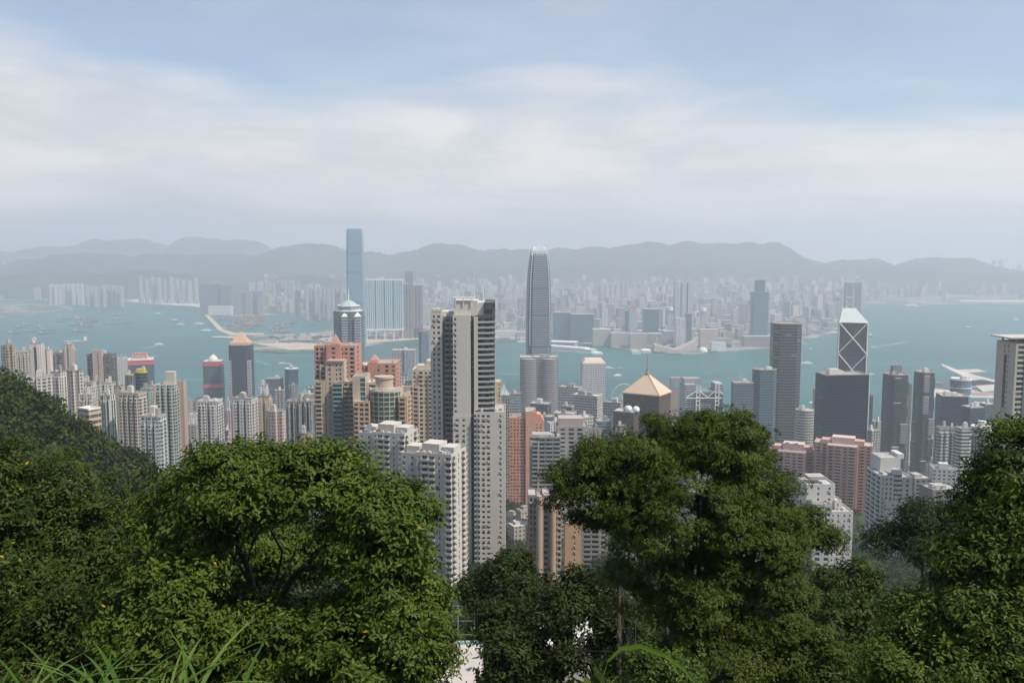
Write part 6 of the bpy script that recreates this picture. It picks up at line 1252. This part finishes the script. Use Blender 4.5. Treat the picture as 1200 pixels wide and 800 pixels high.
Bl = [lobe(15, 588, 17, 105, 72, 110), lobe(105, 640, 16.5, 100, 62, 110), lobe(15, 670, 16, 120, 80, 120), lobe(130, 710, 15.5, 120, 76, 130), lobe(50, 775, 15, 140, 60, 120), lobe(200, 780, 14.5, 110, 55, 90), lobe(-60, 600, 17, 80, 90, 50)]
b0 = at(60, 700, 17.5)
plant_tree('broadleaf_tree', 'dull green tree flecked with yellow leaves in front of the wooded ridge', Bl, 2, LEAF_B, (b0.x, 17.5), at(70, 690, 17), 40, .17, BARKD, clump_r=.44, flat=.5, dens=.85, ros=24, lv=8, L=.09, sm=.4, e0=-.15, e1=.6, yl=.007, shell=.4)
# the large fine leaved tree
Cl = [lobe(690, 568, 24, 48, 44, 60), lobe(735, 545, 24, 55, 46, 70), lobe(790, 528, 24.5, 60, 46, 80), lobe(848, 522, 24, 55, 42, 80), lobe(884, 535, 24.5, 22, 36, 22), lobe(888, 580, 24, 52, 44, 75), lobe(946, 624, 24, 32, 30, 34), lobe(800, 600, 23.3, 90, 56, 120), lobe(880, 645, 23.5, 72, 50, 90), lobe(712, 610, 24.2, 46, 32, 36), lobe(820, 690, 23, 70, 48, 70), lobe(900, 710, 23, 58, 50, 60), lobe(930, 770, 22.5, 60, 50, 55), lobe(760, 690, 23.6, 46, 46, 36), lobe(840, 770, 22.5, 90, 44, 70)]
b0 = at(810, 790, 24)
plant_tree('fine_leaved_tree', 'large dark fine leaved tree with billowing crown before the office towers', Cl, 3, LEAF_C, (b0.x, 24.2), at(812, 700, 24), 80, .3, BARKD, clump_r=.5, dens=.66, ros=104, lv=8, L=.055, wr=.55, shell=.6, flat=.5, sm=.8, e0=-.1, e1=.5)
# leafy tree on the east edge
Rl = [lobe(1195, 550, 16, 56, 56, 60), lobe(1170, 600, 16, 46, 44, 52), lobe(1215, 640, 15.5, 80, 70, 90), lobe(1155, 665, 15.5, 56, 48, 62), lobe(1180, 740, 15, 100, 66, 120), lobe(1100, 730, 15.5, 60, 40, 50), lobe(1100, 785, 14.5, 100, 40, 85)]
b0 = at(1170, 760, 16.5)
plant_tree('broadleaf_tree', 'glossy leaved tree leaning in from the east edge over the slope', Rl, 4, LEAF_A, (b0.x, 16.6), at(1165, 690, 16.2), 46, .14, BARKD, clump_r=.36, flat=.5, ros=20, lv=7, L=.095, sm=.3, yl=.0005, wr=.38, shell=.45)
# smaller trees and shrubs between them
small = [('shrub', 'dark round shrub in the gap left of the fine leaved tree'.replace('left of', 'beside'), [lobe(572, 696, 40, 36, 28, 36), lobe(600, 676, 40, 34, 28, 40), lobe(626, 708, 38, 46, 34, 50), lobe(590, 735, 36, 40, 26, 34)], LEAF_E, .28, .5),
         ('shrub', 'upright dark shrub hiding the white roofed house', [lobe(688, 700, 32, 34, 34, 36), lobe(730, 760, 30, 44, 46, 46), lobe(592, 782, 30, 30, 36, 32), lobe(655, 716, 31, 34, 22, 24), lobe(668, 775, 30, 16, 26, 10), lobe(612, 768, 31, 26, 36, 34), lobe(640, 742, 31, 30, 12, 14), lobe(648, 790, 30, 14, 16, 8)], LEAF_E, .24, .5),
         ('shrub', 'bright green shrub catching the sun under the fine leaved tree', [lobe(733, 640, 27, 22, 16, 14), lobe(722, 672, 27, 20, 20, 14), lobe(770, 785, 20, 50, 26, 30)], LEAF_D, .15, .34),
         ('pine_tree', 'flat topped dark pine below the white flats on the slope', [lobe(1085, 604, 46, 34, 14, 30), lobe(1110, 622, 46, 40, 13, 34), lobe(1060, 632, 46, 44, 13, 34), lobe(1095, 645, 45, 60, 18, 46)], LEAF_P, .34, .75),
         ('shrub', 'tangled grey green thicket with bare stems beside the glossy tree', [lobe(990, 690, 30, 40, 40, 46), lobe(1010, 740, 26, 60, 44, 60), lobe(960, 740, 27, 36, 44, 36), lobe(985, 785, 22, 70, 34, 50)], LEAF_B, .2, .42)]
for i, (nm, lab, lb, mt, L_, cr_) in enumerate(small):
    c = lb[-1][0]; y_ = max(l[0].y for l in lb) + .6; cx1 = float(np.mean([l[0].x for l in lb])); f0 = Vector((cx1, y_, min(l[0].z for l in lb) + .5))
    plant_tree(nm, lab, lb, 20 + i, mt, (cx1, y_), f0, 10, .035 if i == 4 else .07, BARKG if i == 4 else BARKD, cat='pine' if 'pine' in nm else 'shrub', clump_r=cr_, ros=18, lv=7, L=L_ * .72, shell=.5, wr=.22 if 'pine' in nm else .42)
# ground cover under the trees
rg = np.random.default_rng(31); N = 70000
gx = rg.uniform(-16, 26, N); gy = 7.5 + 44 * rg.random(N) ** 1.2; gx *= (.5 + gy / 45); gz = hgt(gx, gy) + rg.random(N) ** 1.5 * (.3 + .035 * gy)
nn = unit(rg.normal(size=(N, 3)) * .6 + [0, 0, 1]); dd = unit(np.cross(nn, rg.normal(size=nn.shape)))
o = leaf_mesh('undergrowth', np.stack([gx, gy, gz], -1), dd, nn, rg.uniform(.06, .12, N) * (1 + gy / 40), .5, np.clip(rg.normal(.4, .2, N), 0, .97), LEAF_B); tag(o, 'leafy undergrowth covering the steep slope beneath the trees', 'undergrowth', kind='stuff')
# long grass at the viewer's feet
def blades(name, spots, seed, label, h=(.5, .9), wd=.022, bend=.5, mat=None):
    rg = np.random.default_rng(seed); V, Fc, Tn = [], [], []; M_ = 7
    for x, y in spots:
        z = float(hgt(x, y)) - .03; hh = rg.uniform(*h); az = rg.uniform(0, 6.28); bd = bend * rg.uniform(.3, 1.4); w_ = wd * rg.uniform(.6, 1.3); dx, dy = math.cos(az), math.sin(az); b0 = len(V); tn = rg.choice([.3, .5, .7, .9, 1.0], p=[.25, .3, .25, .14, .06])
        for i in range(M_ + 1):
            t = i / M_; s_ = hh * (t - .32 * bd * t ** 3); r_ = hh * bd * t ** 2; ww = w_ * (1 - t) ** .6 * (.5 + t if t < .5 else 1)
            px_, py_ = x + dx * r_, y + dy * r_; V += [(px_ - dy * ww, py_ + dx * ww, z + s_ + ww * .4), (px_, py_, z + s_), (px_ + dy * ww, py_ - dx * ww, z + s_ + ww * .4)]
        for i in range(M_):
            a = b0 + i * 3; Fc += [(a, a + 1, a + 4, a + 3), (a + 1, a + 2, a + 5, a + 4)]; Tn += [tn, tn]
    o = np_mesh(name, np.array(V), np.array(Fc), GRASSM, tone=np.array(Tn)); return tag(o, label, 'grass', kind='stuff')
rg = np.random.default_rng(8)
sp = [(rg.uniform(-2.7, -1.15), rg.uniform(2.9, 4.0)) for _ in range(240)] + [(rg.uniform(-2.9, -2.), rg.uniform(2.8, 3.6)) for _ in range(50)]
blades('long_grass', sp, 5, 'long arching grass blades at the near edge of the slope', h=(.24, .5), bend=1.0, wd=.014)
# one long blade arching across the bottom edge
b = MB(); P0 = [at(700, 815, 2.7), at(712, 775, 2.7), at(728, 760, 2.65), at(750, 757, 2.6), at(780, 768, 2.55), at(803, 785, 2.5), at(825, 812, 2.48)]
for i in range(len(P0) - 1):
    w0, w1 = [.004, .008, .010, .011, .010, .009, .008][i:i + 2]; n0 = Vector((0, .3, 1)); s0_, s1_ = Vector((0, -.5, .86)) * w0, Vector((0, -.5, .86)) * w1
    b.face([P0[i] - s0_, P0[i + 1] - s1_, P0[i + 1], P0[i]]); b.face([P0[i], P0[i + 1], P0[i + 1] + s1_ + Vector((0, .004, 0)), P0[i] + s0_ + Vector((0, .004, 0))])
st_ = at(700, 815, 2.7); b.tube([(st_.x - .05, st_.y, float(hgt(st_.x, st_.y)) - .05), tuple(st_)], [.006, .005], 5)
o = b.build('grass_blade', GRASSM); me = o.data; a = me.attributes.new('tone', 'FLOAT', 'FACE'); a.data.foreach_set('value', [.9] * len(me.polygons)); tag(o, 'single broad grass blade arching over the bottom of the view', 'grass blade')

# ================================================================== air
m, g = new_mat('haze_air')
v = g.n('ShaderNodeVolumePrincipled', {'Color': (*HAZE_COLOR, 1), 'Density': HAZE_DENSITY, 'Anisotropy': .2})
finish(g, v, True)
b = MB(); b.box(-15900, 15900, -150, 18500, -9.5, 800, bottom=True)
tag(b.build('haze', m), 'pale bluish haze over harbour and city', 'haze', kind='stuff')
